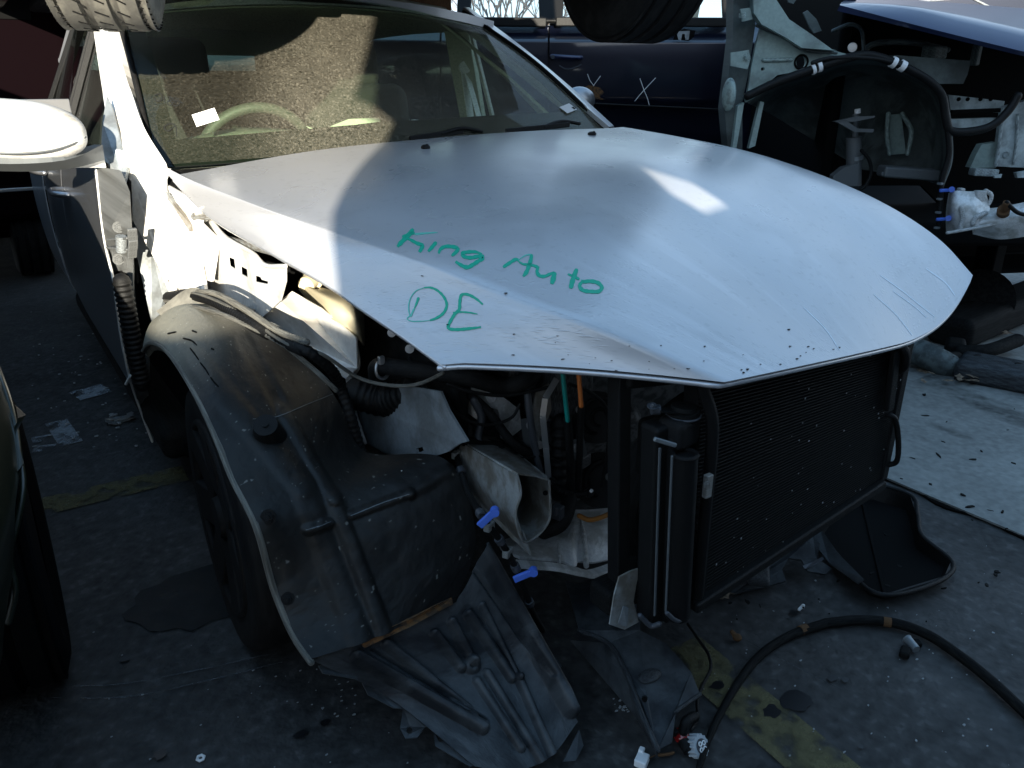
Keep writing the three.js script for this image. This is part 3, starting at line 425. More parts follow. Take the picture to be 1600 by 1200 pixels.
{ // cabin
  const dash = []; for (let i = 0; i <= 5; i++) { const r = [], k = i / 5; for (let j = 0; j <= 20; j++) { const s = j / 20; const p = wsAt(s, 0); r.push(v3(p.x * .97, [.925, .955, .972, .972, .94, .80][i] + .028 * s - .02 * Math.pow(2 * s - 1, 2) + (i < 4 ? .03 * Math.exp(-Math.pow((s - .25) / .13, 2)) * sm(1, 3, i) : 0), [-.04, -.12, -.24, -.38, -.46, -.5][i] + p.z)); } dash.push(r); }
  part(car, 'dashboard', sheet(dash, .004), M.cabin);
  const vis = []; for (const [z, y] of [[-1.0, .995], [-1.12, 1.02], [-1.2, 1.0]]) vis.push([.02, .1, .18, .3].map((x, k) => v3(x - .02, y + [-.02, .005, .0, -.02][k], z)));
  const c = AZ(402, 250, -1.22), n = v3(.03, .42, -.9).normalize();
  const sw = part(car, 'steering_wheel', [ring(c, n, .18, .017, 60)], M.wheelRim);
  part(sw, 'steering_hub', [new THREE.SphereGeometry(.07, 20, 12).scale(1, 1, .5).translate(c.x, c.y, c.z), bar(c, c.clone().add(v3(-.16, .02, 0)), .03, .03, .01), bar(c, c.clone().add(v3(.16, .02, 0)), .03, .03, .01), bar(c, c.clone().add(v3(0, -.15, .06)), .04, .03, .01)], M.cabin);
  part(sw, 'steering_column', rod(c, c.clone().addScaledVector(n, -.25), .04), M.black);
  for (const x of [-.37, .37]) {
    const s = part(car, 'front_seat', [box(x, .44, -1.65, .5, .18, .52, .07), box(x, .80, -1.98, .48, .66, .16, .07, 0, -.22)], M.seat);
    part(s, 'headrest', box(x, 1.20, -2.08, .26, .19, .10, .05, 0, -.15), M.seat);
  }
  part(car, 'rear_seat', [box(0, .44, -2.45, 1.3, .18, .5, .07), box(0, .84, -2.82, 1.3, .7, .16, .07, 0, -.25), box(-.36, 1.20, -2.92, .30, .18, .1, .05), box(.36, 1.20, -2.92, .30, .18, .1, .05), box(0, 1.12, -2.98, 1.2, .12, .1, .03)], M.seat);
  const pa = (px, py, w, h, r) => { const q = AY(px, py, .985); return shell(blob(q.x, q.z, w, h, .99, 9, .25, r), .001); };
  part(car, 'loose_paper', pa(455, 211, .05, .02, .3), M.paper);
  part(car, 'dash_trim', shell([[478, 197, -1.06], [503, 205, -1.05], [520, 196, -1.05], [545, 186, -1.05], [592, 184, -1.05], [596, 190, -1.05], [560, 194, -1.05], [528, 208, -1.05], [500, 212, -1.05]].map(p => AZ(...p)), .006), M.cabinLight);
}
const projPx = p => { const d = p.clone().sub(CAM), w = d.dot(FW); return [800 + FPX * d.dot(RT) / w, 600 - FPX * d.dot(UP) / w]; };
{ // stripped wing: pillar, apron, bracket, reservoir
  part(car, 'hinge_pillar', shell([[200, 262, -.82], [262, 263, -.745], [256, 280, -.72], [256, 298, -.70], [278, 328, -.66], [301, 360, -.62], [318, 440, -.56], [322, 470, -.54], [268, 466, -.68], [233, 382, -.76], [206, 342, -.80], [202, 285, -.815]].map(p => AZ(...p)), .01, [[[257, 432, -.685], [264, 437, -.675], [264, 444, -.672], [257, 440, -.68]].map(p => AZ(...p)), [[271, 446, -.665], [279, 452, -.655], [280, 462, -.655], [272, 456, -.665]].map(p => AZ(...p))]), M.primer, 'pale bare door pillar where the wing was taken off');
  part(car, 'pillar_side', shell([[213, 350, -.80], [236, 385, -.765], [268, 466, -.69], [255, 468, -.70], [247, 500, -.70], [238, 510, -.72], [226, 450, -.76], [214, 400, -.78]].map(p => AZ(...p)), .01), M.panel);
  part(car, 'pillar_gap', tube([[203, 285, -.812], [205, 318, -.806], [203, 345, -.80], [212, 395, -.79], [216, 440, -.78]].map(p => AZ(...p)), .006, 30, 6), M.rubber);
  part(car, 'bulkhead_corner', shell([[254, 286, -.74], [320, 322, -.60], [313, 348, -.56], [340, 375, -.54], [330, 440, -.56], [300, 430, -.62], [300, 362, -.66], [280, 330, -.69], [256, 300, -.735]].map(p => AZ(...p)), .008), M.primer);
  part(car, 'drain_channel', shell([[259, 300, -.69], [275, 322, -.655], [300, 352, -.615], [296, 362, -.612], [278, 335, -.65], [262, 312, -.685]].map(p => AZ(...p)), .01), M.railm);
  const hole = a => a.map(p => AX(p[0], p[1], -.655));
  const ap = part(car, 'inner_wing', shell([[317, 343], [328, 343], [350, 368], [398, 398], [412, 413], [446, 416], [446, 440], [438, 470], [402, 503], [345, 470], [312, 455], [300, 430], [310, 385]].map(p => AX(p[0], p[1], -.655)), .003, [hole([[356, 401], [366, 405], [368, 421], [358, 415]]), hole([[375, 415], [386, 421], [387, 434], [376, 428]]), hole([[398, 430], [407, 433], [409, 437], [419, 440], [418, 444], [398, 440]])]), M.primer, 'pale perforated inner wing panel glaring in the sun');
  part(ap, 'flange', [tube([[317, 343], [328, 343], [350, 368], [398, 398], [412, 413], [446, 416]].map(p => AX(p[0], p[1], -.655)), .005, 30, 6), shell([[303, 330, -.70], [318, 324, -.69], [325, 345, -.665], [308, 352, -.68]].map(p => AX(...p)), .004)], M.primer);
  part(ap, 'hinge_strap', [tube([[305, 338, -.69], [330, 338, -.672], [370, 358, -.665], [385, 368, -.66]].map(p => AX(...p)), .010, 30, 8), tube([[360, 375, -.64], [395, 385, -.64], [423, 392, -.64]].map(p => AX(...p)), .009, 20, 8)], M.railm);
  part(car, 'apron_ledge', shell([[300, 455, -.665], [345, 472, -.66], [402, 503, -.655], [438, 470, -.64], [456, 455, -.60], [500, 480, -.575], [548, 520, -.54], [556, 528, -.535], [558, 575, -.535], [540, 592, -.55], [512, 572, -.58], [465, 546, -.61], [410, 505, -.65], [350, 485, -.68], [310, 470, -.68]].map(p => AX(...p)), .004), M.primer);
  part(car, 'lamp_bracket', [shell([[545, 527, -.53], [555, 530, -.525], [560, 572, -.52], [551, 590, -.52], [553, 640, -.52], [570, 690, -.515], [564, 694, -.515], [546, 640, -.525], [540, 592, -.53]].map(p => AX(...p)), .004), tube([[556, 530, -.525], [561, 572, -.52], [552, 590, -.52], [555, 640, -.52], [571, 692, -.515]].map(p => AX(...p)), .0035, 40, 6), bolt(AX(551, 545, -.522), v3(-.7, .2, .7), .006), bolt(AX(561, 668, -.516), v3(-.7, .2, .7), .005)], M.primer);
  part(car, 'tower_plate', shell([[553, 602, -.505], [568, 690, -.505], [600, 708, -.50], [640, 723, -.50], [650, 722, -.50], [700, 706, -.50], [718, 693, -.50], [730, 690, -.50], [700, 640, -.50], [688, 612, -.495], [655, 606, -.49], [600, 598, -.49]].map(p => AX(p[0], p[1], p[2])), .005, [[[650, 701], [660, 698], [662, 704], [652, 708]].map(p => AX(p[0], p[1], -.50)), [[568, 634], [574, 635], [574, 640], [568, 639]].map(p => AX(p[0], p[1], -.503))]), M.panel);
  part(car, 'coolant_tank', [sheet([[[466, 452, -.52], [480, 448, -.53], [494, 452, -.52], [500, 448, -.48]], [[488, 478, -.54], [515, 470, -.56], [550, 478, -.54], [568, 470, -.49]], [[500, 500, -.54], [525, 500, -.56], [556, 512, -.54], [570, 520, -.48]], [[545, 515, -.50], [556, 525, -.52], [566, 536, -.50], [570, 540, -.48]]].map(r => crt(r.map(p => AX(...p)), 16)), .006, true)], M.ivory, 'cream plastic reservoir tank glowing in the sun');
  part(car, 'tank_cap', [rod(AX(478, 446, -.53), AX(490, 434, -.50), .020, .018), rod(AX(488, 436, -.505), AX(497, 428, -.485), .026)], M.ivory);
  // crash rail with its open end
  const fr = AZ; const R = (q, o) => q.map(p => AZ(...p));
  const endF = R([[808, 742, .47], [835, 745, .46], [858, 752, .455], [858, 812, .455], [845, 832, .46], [820, 847, .47], [806, 800, .475], [814, 770, .475]]);
  const inner = R([[720, 690, .24], [745, 680, .19], [775, 685, .17], [780, 745, .17], [770, 775, .18], [738, 770, .24], [722, 730, .25], [718, 705, .25]]);
  const rows = []; for (let i = 0; i <= 10; i++) { const r = []; for (let j = 0; j <= 8; j++) { const p = inner[j % 8].clone().lerp(endF[j % 8], i / 10); r.push(p); } rows.push(r); }
  const rail = part(car, 'crash_rail', sheet(rows, .003, false), M.railm, 'bare grey front crash rail with an open ragged end');
  part(rail, 'rail_flange', [tube(endF.slice(2).concat(endF.slice(0, 1)), .0025, 40, 6), shell([[719, 712, .25], [735, 775, .25], [800, 842, .40], [828, 868, .46], [816, 830, .468], [740, 760, .26]].map(p => AZ(p[0], p[1], p[2])), .003), shell([[775, 683, .18], [800, 700, .22], [856, 745, .45], [845, 747, .455], [800, 712, .26], [748, 682, .20]].map(p => AZ(...p)), .003)], M.railm);
  part(rail, 'rail_hole', [[796, 790, .0065], [765, 775, .003], [790, 735, .003]].map(([x, y, r]) => { const q = AZ(x, y, .44 - (820 - x) * .0025); return rod(q.clone().addScaledVector(v3(-.6, .2, .77), .016), q.clone().addScaledVector(v3(-.6, .2, .77), -.004), r, r, 14); }), M.dark);
  part(rail, 'rail_bolt', bolt(AZ(852, 770, .452), v3(-.5, 0, .8), .003), M.dark);
}
{ // wheel, arch liner and splash shield
  const wc = v3(-.752, .288, -.075), ax = v3(-1, 0, -.04).normalize();
  const w = part(car, 'front_wheel', lathe([[.20, -.088], [.225, -.093], [.27, -.091], [.282, -.08], [.287, -.055], [.287, .055], [.282, .08], [.27, .093], [.225, .093], [.200, .086]], wc.clone().addScaledVector(ax, -.1), wc.clone().addScaledVector(ax, .1), 64), M.rubber, 'dark front wheel behind the torn arch liner');
  part(w, 'rim', [lathe([[.202, .086], [.206, .078], [.19, .056], [.06, .068], [.0, .074]], wc.clone().addScaledVector(ax, -.1), wc.clone().addScaledVector(ax, .1), 48)], M.black);
  const sp = []; for (let k = 0; k < 7; k++) { const a = k / 7 * 6.283, d = v3(Math.sin(a) * .1, Math.cos(a), Math.sin(a)).normalize(); d.addScaledVector(ax, -d.dot(ax)).normalize(); const o = wc.clone().addScaledVector(ax, .076); sp.push(bar(o.clone().addScaledVector(d, .05), o.clone().addScaledVector(d, .2).addScaledVector(ax, .012), .088, .02, .006, ax)); }
  sp.push(ring(wc.clone().addScaledVector(ax, .088), ax, .202, .009, 60), rod(wc.clone().addScaledVector(ax, .05), wc.clone().addScaledVector(ax, .064), .2, .19, 50), rod(wc.clone().addScaledVector(ax, .07), wc.clone().addScaledVector(ax, .095), .05, .042));
  part(w, 'wheel_trim', sp, M.rubber);
  const outer = [[225, 545, -.86], [236, 533, -.86], [262, 545, -.86], [300, 600, -.86], [330, 660, -.86], [365, 745, -.858], [400, 815, -.853], [430, 920, -.842], [460, 990, -.832], [487, 1030, -.822]].map(p => AX(...p));
  const inn = [[258, 492, -.60], [290, 470, -.52], [345, 474, -.38], [412, 506, -.20], [478, 566, -.08], [528, 630, .04], [566, 705, .14], [700, 722, .29], [742, 845, .365], [712, 940, .395]].map(p => AZ(...p));
  const G = outer.map((p, i) => { const q = inn[i], r = [p]; for (const k of [.08, .3, .55, .8]) { const m = p.clone().lerp(q, k), b = .026 * Math.sin(Math.PI * Math.pow(k, .8)) * (i < 7 ? 1 : .35); m.y += b * Math.max(.15, 1 - i / 7); m.z += b * Math.min(1, i / 6); r.push(m); } r.push(q); return r; });
  const D = grid(G, 120, 170);
  for (const row of D) for (const p of row) { const [x, y] = projPx(p); let d = 0; // moulded ribs and steps
    for (const [a, b, c, e, w2, h] of [[300, 560, 470, 760, 16, .005], [470, 760, 560, 1000, 16, .004], [380, 530, 440, 640, 10, -.004], [440, 640, 520, 780, 8, .005], [520, 780, 600, 990, 10, .005], [548, 805, 640, 770, 5, .005], [478, 828, 515, 816, 5, .005], [640, 770, 700, 735, 7, .004]]) { const t = Math.min(1, Math.max(0, ((x - a) * (c - a) + (y - b) * (e - b)) / ((c - a) ** 2 + (e - b) ** 2))), q = Math.hypot(x - a - t * (c - a), y - b - t * (e - b)); d += h * Math.exp(-((q / (w2 * 1.1)) ** 4)); }
    const wv = .003 * (fbm(.5 + x / 900, .5 + y / 900, 16, 3, 301) - .5) * 2; p.z += d * 1.5 + wv; p.y += d * .5 + wv * .6; }
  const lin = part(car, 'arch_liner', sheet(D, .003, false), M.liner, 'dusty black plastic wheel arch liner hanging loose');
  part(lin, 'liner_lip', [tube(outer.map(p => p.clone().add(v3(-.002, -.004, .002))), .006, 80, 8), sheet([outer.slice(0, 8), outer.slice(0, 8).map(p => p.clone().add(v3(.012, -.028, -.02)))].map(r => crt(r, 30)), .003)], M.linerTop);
  const cb = AZ(415, 665, .155), cd = v3(-.25, .75, .55).normalize();
  part(lin, 'liner_boss', [rod(cb.clone().addScaledVector(cd, -.05), cb, .030, .022, 24), rod(cb, cb.clone().addScaledVector(cd, .003), .022, .021, 24), rod(cb, cb.clone().addScaledVector(cd, .006), .006, .006, 6)], M.black);
  part(lin, 'liner_clip', bolt(AZ(420, 808, .29), v3(-.5, .3, .8), .009), M.black); part(lin, 'liner_clip', bolt(AZ(450, 935, .42), v3(-.5, .3, .8), .007), M.black);
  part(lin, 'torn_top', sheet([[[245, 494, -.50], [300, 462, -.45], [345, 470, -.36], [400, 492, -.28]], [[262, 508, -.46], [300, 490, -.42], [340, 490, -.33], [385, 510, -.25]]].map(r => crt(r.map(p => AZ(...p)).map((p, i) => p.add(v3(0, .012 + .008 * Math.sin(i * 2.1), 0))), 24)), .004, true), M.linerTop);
  // ribbed splash shield reaching down to the ground
  const SG = grid([[AZ(487, 1030, .385), AZ(570, 1000, .385), AZ(710, 938, .39), AZ(757, 852, .385)], [AY(602, 1086, .12), AY(690, 1060, .13), AY(780, 1018, .14), AY(835, 985, .17)], [AY(742, 1198, .04), AY(800, 1206, .03), AY(860, 1182, .025), AY(902, 1128, .05)]], 170, 170);
  for (const row of SG) for (const p of row) { const [x, y] = projPx(p); let d = 0;
    const S = (X, Y) => [500 + X / 2.4615, 800 + Y / 2.4625];
    for (const [a, b, c, e, w2, h] of [[140, 560, 620, 830, 7, .012], [200, 530, 640, 800, 3, -.004], [255, 510, 590, 780, 5, .007], [440, 470, 540, 600, 5, .007], [505, 425, 585, 580, 5, .007], [570, 395, 735, 640, 5, .007], [600, 650, 770, 910, 4, .006], [640, 620, 850, 960, 4, .006], [620, 360, 760, 640, 3, .005], [760, 640, 900, 960, 4, .007], [590, 110, 960, 760, 9, .016], [540, 150, 880, 640, 3, -.004], [580, 590, 581, 591, 9, .009], [580, 595, 581, 596, 4, -.007]]) { const [A, B] = S(a, b), [C, E] = S(c, e); const t = Math.min(1, Math.max(0, ((x - A) * (C - A) + (y - B) * (E - B)) / ((C - A) ** 2 + (E - B) ** 2))), q = Math.hypot(x - A - t * (C - A), y - B - t * (E - B)); d += h * 1.25 * Math.exp(-Math.pow(q / (w2 * 1.15), 4)); }
    p.z += d * 1.0; p.y += d * 1.25; }
  const sh = part(car, 'splash_shield', sheet(SG, .003, false), M.shield, 'ribbed black plastic splash shield drooping to the ground');
  const tab = (px, hole) => shell(px.map(p => AY(...p)), .003, hole ? [[...Array(8)].map((_, k) => AY(hole[0] + 5 * Math.cos(k * .785), hole[1] + 6 * Math.sin(k * .785), hole[2]))] : []);
  part(sh, 'fixing_tab', tab([[630, 1105, .075], [625, 1138, .06], [634, 1154, .055], [652, 1152, .055], [664, 1136, .06], [685, 1132, .06]], [640, 1141, .058]), M.shield);
  part(sh, 'fixing_tab', tab([[676, 1132, .058], [680, 1165, .05], [735, 1198, .04], [760, 1185, .045], [700, 1145, .055]], [688, 1154, .052]), M.shield);
  part(sh, 'fixing_tab', tab([[560, 1055, .135], [575, 1085, .12], [615, 1106, .10], [640, 1108, .095]]), M.shield);
  part(sh, 'fixing_tab', tab([[848, 1022, .13], [862, 1020, .125], [878, 1040, .12], [868, 1052, .115], [852, 1046, .12]], [864, 1038, .12]), M.shield);
  part(sh, 'fixing_tab', tab([[498, 1040, .22], [505, 1052, .21], [540, 1058, .185], [560, 1062, .17], [545, 1030, .2]]), M.shield);
  part(sh, 'fixing_tab', tab([[880, 1190, .02], [905, 1140, .04], [912, 1165, .02], [900, 1188, .015]]), M.shield);
  part(sh, 'rusty_strip', shell([[561, 1002, .40], [568, 998, .402], [600, 985, .405], [640, 968, .41], [680, 946, .41], [706, 934, .40], [708, 944, .405], [680, 958, .415], [640, 980, .415], [600, 998, .41], [570, 1013, .405]].map(p => AZ(...p)), .004), M.rust);
  // white specks of paint and grit stuck to the liner
  const sp2 = []; for (let k = 0; k < 330; k++) { const i = 96 + Math.floor(rr(0, 72)), j = 48 + Math.floor(rr(0, 70)), p = D[i][j], q = D[i + 1] ? D[i + 1][j] : D[i - 1][j], e = D[i][Math.min(120, j + 1)]; const n = e.clone().sub(D[i][j - 1]).cross(q.clone().sub(p)).normalize(); if (n.z < 0) n.negate(); const r = rr(.0004, .0013), c = p.clone().lerp(q, rnd()).lerp(e, rnd()).addScaledVector(n, .0012); const a = rr(0, 6.28), d1 = e.clone().sub(p).normalize(), d2 = n.clone().cross(d1), L = rr(1, 4); const u = d1.clone().multiplyScalar(Math.cos(a)).addScaledVector(d2, Math.sin(a)), s = n.clone().cross(u); sp2.push(shell([c.clone().addScaledVector(u, r * L), c.clone().addScaledVector(s, r), c.clone().addScaledVector(u, -r * L), c.clone().addScaledVector(s, -r)], .0005)); }
  part(lin, 'paint_specks', sp2, M.bits).userData.kind = 'stuff';
  { const W2 = [[[286, 529], [300, 533], [308, 540]], [[297, 544], [304, 553], [311, 563]], [[313, 567], [321, 577], [327, 587]], [[329, 590], [335, 598], [342, 605]], [[300, 517], [308, 520]], [[262, 522], [276, 519]], [[330, 545], [335, 547]]].map(q => drape(lin, q, 2.6, 2.2, .0012)).filter(Boolean); if (W2.length) part(lin, 'scuff_mark', W2, M.dark).userData.kind = 'stuff'; const W3 = [[[395, 655], [430, 652], [480, 632], [527, 613]], [[478, 828], [500, 822], [517, 815]], [[548, 806], [600, 785], [640, 772]]].map(q => drape(lin, q, 1.5, 1.0, .0010)).filter(Boolean); if (W3.length) part(lin, 'ridge_line', W3, M.bare).userData.kind = 'stuff'; }  // pale lines drawn along the liner crease and moulded ridges
  const ca = tube([[537, 765, .14], [545, 768, .145], [547, 780, .15], [540, 790, .155]].map(p => AZ(...p)).map(p => p.add(v3(-.02, .02, .05))), .0014, 16, 5); part(lin, 'cable_tie', ca, M.white);
}
{ // wiring along the wing, hoses, engine bay
  const T = (a, r, n = 60, c = 0, p) => tube(a.map(q => AX(...q)), r, n, 10, c, p);
  const h = part(car, 'wiring_loom', T([[255, 466, -0.765], [290, 462, -0.755], [330, 470, -0.745], [380, 497, -0.735], [430, 525, -0.710], [480, 548, -0.685], [515, 575, -0.645], [532, 605, -0.615], [548, 650, -0.605], [562, 700, -0.595], [575, 735, -0.595]], .0105, 120, .07, .007), M.black, 'taped black wiring loom along the bare wing');
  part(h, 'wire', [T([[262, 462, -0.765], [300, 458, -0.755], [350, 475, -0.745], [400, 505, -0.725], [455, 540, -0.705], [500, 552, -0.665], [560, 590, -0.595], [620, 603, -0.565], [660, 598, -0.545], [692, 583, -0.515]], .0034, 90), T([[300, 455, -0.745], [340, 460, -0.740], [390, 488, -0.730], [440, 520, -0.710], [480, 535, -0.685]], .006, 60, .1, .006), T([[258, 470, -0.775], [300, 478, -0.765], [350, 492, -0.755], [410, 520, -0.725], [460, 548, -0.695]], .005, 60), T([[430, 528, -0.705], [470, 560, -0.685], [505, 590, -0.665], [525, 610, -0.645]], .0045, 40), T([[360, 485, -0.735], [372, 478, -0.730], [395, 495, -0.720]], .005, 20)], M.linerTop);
  part(h, 'tape_wrap', [T([[392, 505, -0.728], [420, 520, -0.715]], .014, 8), T([[455, 537, -0.700], [472, 545, -0.690]], .0135, 8), T([[255, 466, -0.765], [285, 463, -0.755]], .016, 10)], M.rubber);
  part(h, 'white_tag', shell([[576, 733, -0.600], [586, 733, -0.595], [600, 744, -0.590], [615, 747, -0.585], [627, 735, -0.580], [629, 738, -0.578], [618, 751, -0.583], [598, 751, -0.591], [580, 746, -0.600]].map(p => AX(...p)), .0015), M.paper);
  const sl = part(car, 'sensor_lead', tube([[712, 705, .25], [720, 735, .30], [735, 775, .36], [757, 812, .44], [785, 850, .445], [805, 885, .45], [818, 915, .45], [832, 955, .43], [848, 985, .42]].map(p => AZ(...p)), .006, 90, 10), M.black, 'black lead with two blue clips hanging beside the crash rail');
  const clip = (x, y, z, a) => { const c = AZ(x, y, z), d = AZ(x + 29 * Math.cos(a), y + 29 * Math.sin(a), z + .02); const n = yawN; return [bar(AZ(x - 10 * Math.cos(a), y - 10 * Math.sin(a), z), c.clone().lerp(d, .75), .013, .007, .002, n), rod(c.clone().lerp(d, .80).addScaledVector(n, -.006), c.clone().lerp(d, .80).addScaledVector(n, .006), .0078, .0078, 20)]; };
  part(sl, 'blue_clip', clip(756, 815, .455, -.75), M.blue); part(sl, 'blue_clip', clip(812, 902, .46, -.40), M.blue);
  const lead = new THREE.CatmullRomCurve3([[712, 705, .25], [720, 735, .30], [735, 775, .36], [757, 812, .44], [785, 850, .445], [805, 885, .45], [818, 915, .45], [832, 955, .43]].map(p => AZ(...p)));
  [.12, .40, .55, .70, .93].forEach(t => part(sl, 'lead_collar', (() => { const p = lead.getPointAt(t), d = lead.getTangentAt(t); return rod(p.clone().addScaledVector(d, -.007), p.clone().addScaledVector(d, .007), .0085, .0085, 14); })(), M.scrapA));
  [.02, .46, .62].forEach(t => { const p = lead.getPointAt(t); part(sl, 'lead_bracket', box(p.x, p.y, p.z, .022, .014, .012, .002, .5), M.railm); });
  const Z = (a, r, n = 50, c = 0, p, r2) => tube(a.map(q => AZ(...q)), r, n, 14, c, p, r2);
  part(car, 'radiator_hose', Z([[588, 590, .04], [592, 572, .10], [630, 576, .16], [690, 584, .22], [740, 592, .26], [790, 604, .28], [822, 594, .3], [850, 560, .28]], .0165, 80, 0), M.rubber);
  part(car, 'hose_clamp', [ring(AZ(598, 577, .115), AZ(630, 576, .16).sub(AZ(592, 572, .10)), .018, .0035, 30), box(AZ(596, 566, .13).x, AZ(596, 566, .13).y + .004, AZ(596, 566, .13).z, .012, .016, .01, .002)], M.steel);
  part(car, 'intake_duct', Z([[560, 615, -.02], [600, 625, .02], [640, 615, .08], [680, 605, .12]], .035, 60, .05, .014), M.black);
  part(car, 'bay_hose', [Z([[640, 600, .1], [690, 640, .2], [730, 690, .26], [780, 700, .26]], .012), Z([[700, 590, .2], [760, 640, .25], [800, 690, .3], [850, 720, .3]], .009), Z([[730, 690, .2], [800, 705, .25], [850, 745, .3], [872, 765, .34]], .012), Z([[850, 830, .38], [875, 818, .40], [888, 790, .38], [890, 760, .34]], .016)], M.rubber);
  part(car, 'inner_bay_wall', box(-.44, .55, -.2, .03, .42, .9, .01), M.blackDull);
  part(car, 'far_bay_wall', box(.62, .55, -.1, .05, .55, 1.1, .01), M.blackDull);
  const eb = part(car, 'engine_block', [box(.06, .52, .02, .56, .40, .42, .03), box(.02, .71, -.02, .5, .09, .36, .03), box(-.12, .36, .12, .3, .2, .3, .04)], M.engine, 'grimy engine block in the dark of the bay');
  part(eb, 'engine_mount', shell([[735, 602, .22], [775, 612, .22], [812, 640, .22], [815, 670, .22], [790, 690, .22], [778, 640, .22], [752, 634, .22], [752, 660, .22], [738, 650, .22]].map(p => AZ(...p)), .02), M.alu);
  part(eb, 'alternator', [rod(AZ(930, 650, .22), AZ(932, 652, .30), .055), ring(AZ(934, 650, .305), v3(-.3, .1, .9), .038, .005), rod(AZ(938, 748, .22), AZ(938, 750, .31), .06), ring(AZ(942, 748, .315), v3(-.3, .1, .9), .04, .006), ring(AZ(936, 652, .305), v3(-.3, .1, .9), .018, .004)], M.black);
  part(eb, 'vent_bellows', Z([[876, 660, .30], [874, 700, .31], [872, 740, .32], [873, 770, .33]], .019, 60, .16, .02), M.black);
  part(eb, 'timing_cover', [box(AZ(870, 640, .2).x, .60, .24, .10, .26, .06, .02), box(AZ(800, 640, .15).x, .62, .18, .09, .18, .06, .02)], M.engine);
  part(eb, 'earth_strap', [[870, 592, .33], [852, 622, .335], [848, 650, .335], [853, 700, .335], [858, 755, .335]].map(p => AZ(...p)).reduce((a, p, i, q) => { if (i) a.push(bar(q[i - 1], p, .012, .004, .001, yawN)); return a; }, []), M.steel);
  part(eb, 'strap_bracket', shell([[838, 612, .3], [858, 600, .3], [862, 640, .3], [842, 690, .3], [832, 650, .3]].map(p => AZ(...p)), .004), M.railm);
  const tr = part(car, 'gearbox_case', sheet(grid([[[780, 850, .20], [850, 826, .18], [890, 806, .18], [970, 795, .18]], [[786, 862, .28], [850, 852, .28], [900, 838, .29], [970, 832, .29]], [[812, 874, .33], [866, 878, .345], [903, 884, .355], [970, 872, .35]]].map(r => r.map(p => AZ(...p))), 40, 24).map((r, i) => r.map((p, j) => p.add(v3(0, 0, .012 * (Math.exp(-(((j - 22) / 2) ** 2)) - Math.exp(-(((j - 28) / 2.5) ** 2))))))), .006, false), M.alu, 'pale alloy gearbox housing low in the engine bay');
  part(tr, 'case_flange', sheet([[[806, 874, .335], [866, 879, .355], [900, 886, .365], [918, 890, .365], [970, 873, .36]], [[806, 880, .335], [866, 885, .355], [900, 893, .365], [918, 897, .365], [970, 880, .36]]].map(r => crt(r.map(p => AZ(...p)), 30)), .02, false), M.alu);
  part(tr, 'case_sump', sheet([[[820, 880, .325], [866, 886, .34], [905, 894, .35], [970, 880, .345]], [[830, 886, .31], [870, 897, .32], [906, 908, .325], [968, 888, .32]], [[840, 888, .22], [870, 899, .23], [906, 910, .23], [968, 890, .23]]].map(r => crt(r.map(p => AZ(...p)), 24)), .004, false), M.engine);
  part(tr, 'case_rib', [tube([[905, 806, .20], [912, 838, .30], [916, 884, .362]].map(p => AZ(...p)), .006, 20, 8), tube([[868, 822, .2], [872, 850, .295], [874, 879, .352]].map(p => AZ(...p)), .004, 20, 8)], M.alu);
  part(tr, 'orange_seal', Z([[905, 806, .30], [920, 812, .315], [940, 808, .32], [965, 796, .315]], .0055), M.ring);
  part(eb, 'grey_plug', [box(AZ(872, 800, .40).x, AZ(872, 800, .40).y, .40, .018, .028, .02, .003, .4), box(AZ(870, 800, .42).x, AZ(870, 800, .42).y, .415, .009, .018, .01, .002, .4)], M.scrapA);
  part(eb, 'plug_lead', Z([[862, 750, .34], [875, 766, .36], [895, 773, .37], [912, 773, .37]], .0065, 40, .14, .005), M.black);
  part(eb, 'white_plug', [box(AZ(921, 770, .37).x, AZ(921, 770, .37).y, .37, .016, .014, .014, .002, .3)], M.black); part(eb, 'plug_eye', new THREE.SphereGeometry(.004, 10, 8).translate(...AZ(924, 767, .385).toArray()), M.white);
  part(car, 'dipstick', Z([[879, 580, .38], [882, 610, .385], [887, 657, .39]], .0045, 20), M.teal, 'teal dipstick handle sticking up in the engine bay');
  part(car, 'dipstick', Z([[904, 580, .38], [906, 605, .385], [908, 634, .39]], .0045, 20), M.orange, 'orange dipstick handle beside the teal one');
  part(car, 'dipstick_tube', [Z([[887, 655, .385], [890, 700, .38], [893, 770, .36]], .008, 20), Z([[908, 632, .385], [906, 700, .38], [903, 768, .36]], .007, 20)], M.black);
  part(eb, 'coolant_pipe', [Z([[740, 625, .24], [752, 650, .25], [748, 690, .26], [770, 720, .28]], .008), Z([[822, 600, .30], [828, 650, .31], [836, 700, .31], [846, 745, .32]], .007)], M.scrapA);
  part(eb, 'bay_wire', [Z([[700, 600, .26], [735, 612, .28], [790, 618, .30], [826, 612, .31], [862, 604, .32]], .0035), Z([[690, 612, .24], [720, 650, .28], [760, 664, .30], [800, 652, .31], [812, 632, .31]], .003), Z([[890, 600, .36], [920, 612, .37], [948, 640, .36], [950, 700, .36], [940, 760, .35]], .0035), Z([[640, 560, .1], [660, 600, .16], [700, 650, .22], [720, 690, .24]], .004), Z([[780, 700, .28], [810, 716, .30], [850, 712, .32], [880, 726, .33]], .003)], M.black);
  for (const o of [[[815, 655, .28], [842, 650, .28], [850, 690, .29], [838, 706, .29], [818, 690, .285]], [[888, 690, .32], [912, 684, .32], [918, 710, .325], [894, 722, .325]]]) part(eb, 'bracket_plate', shell(o.map(p => AZ(...p)), .004), M.bare);
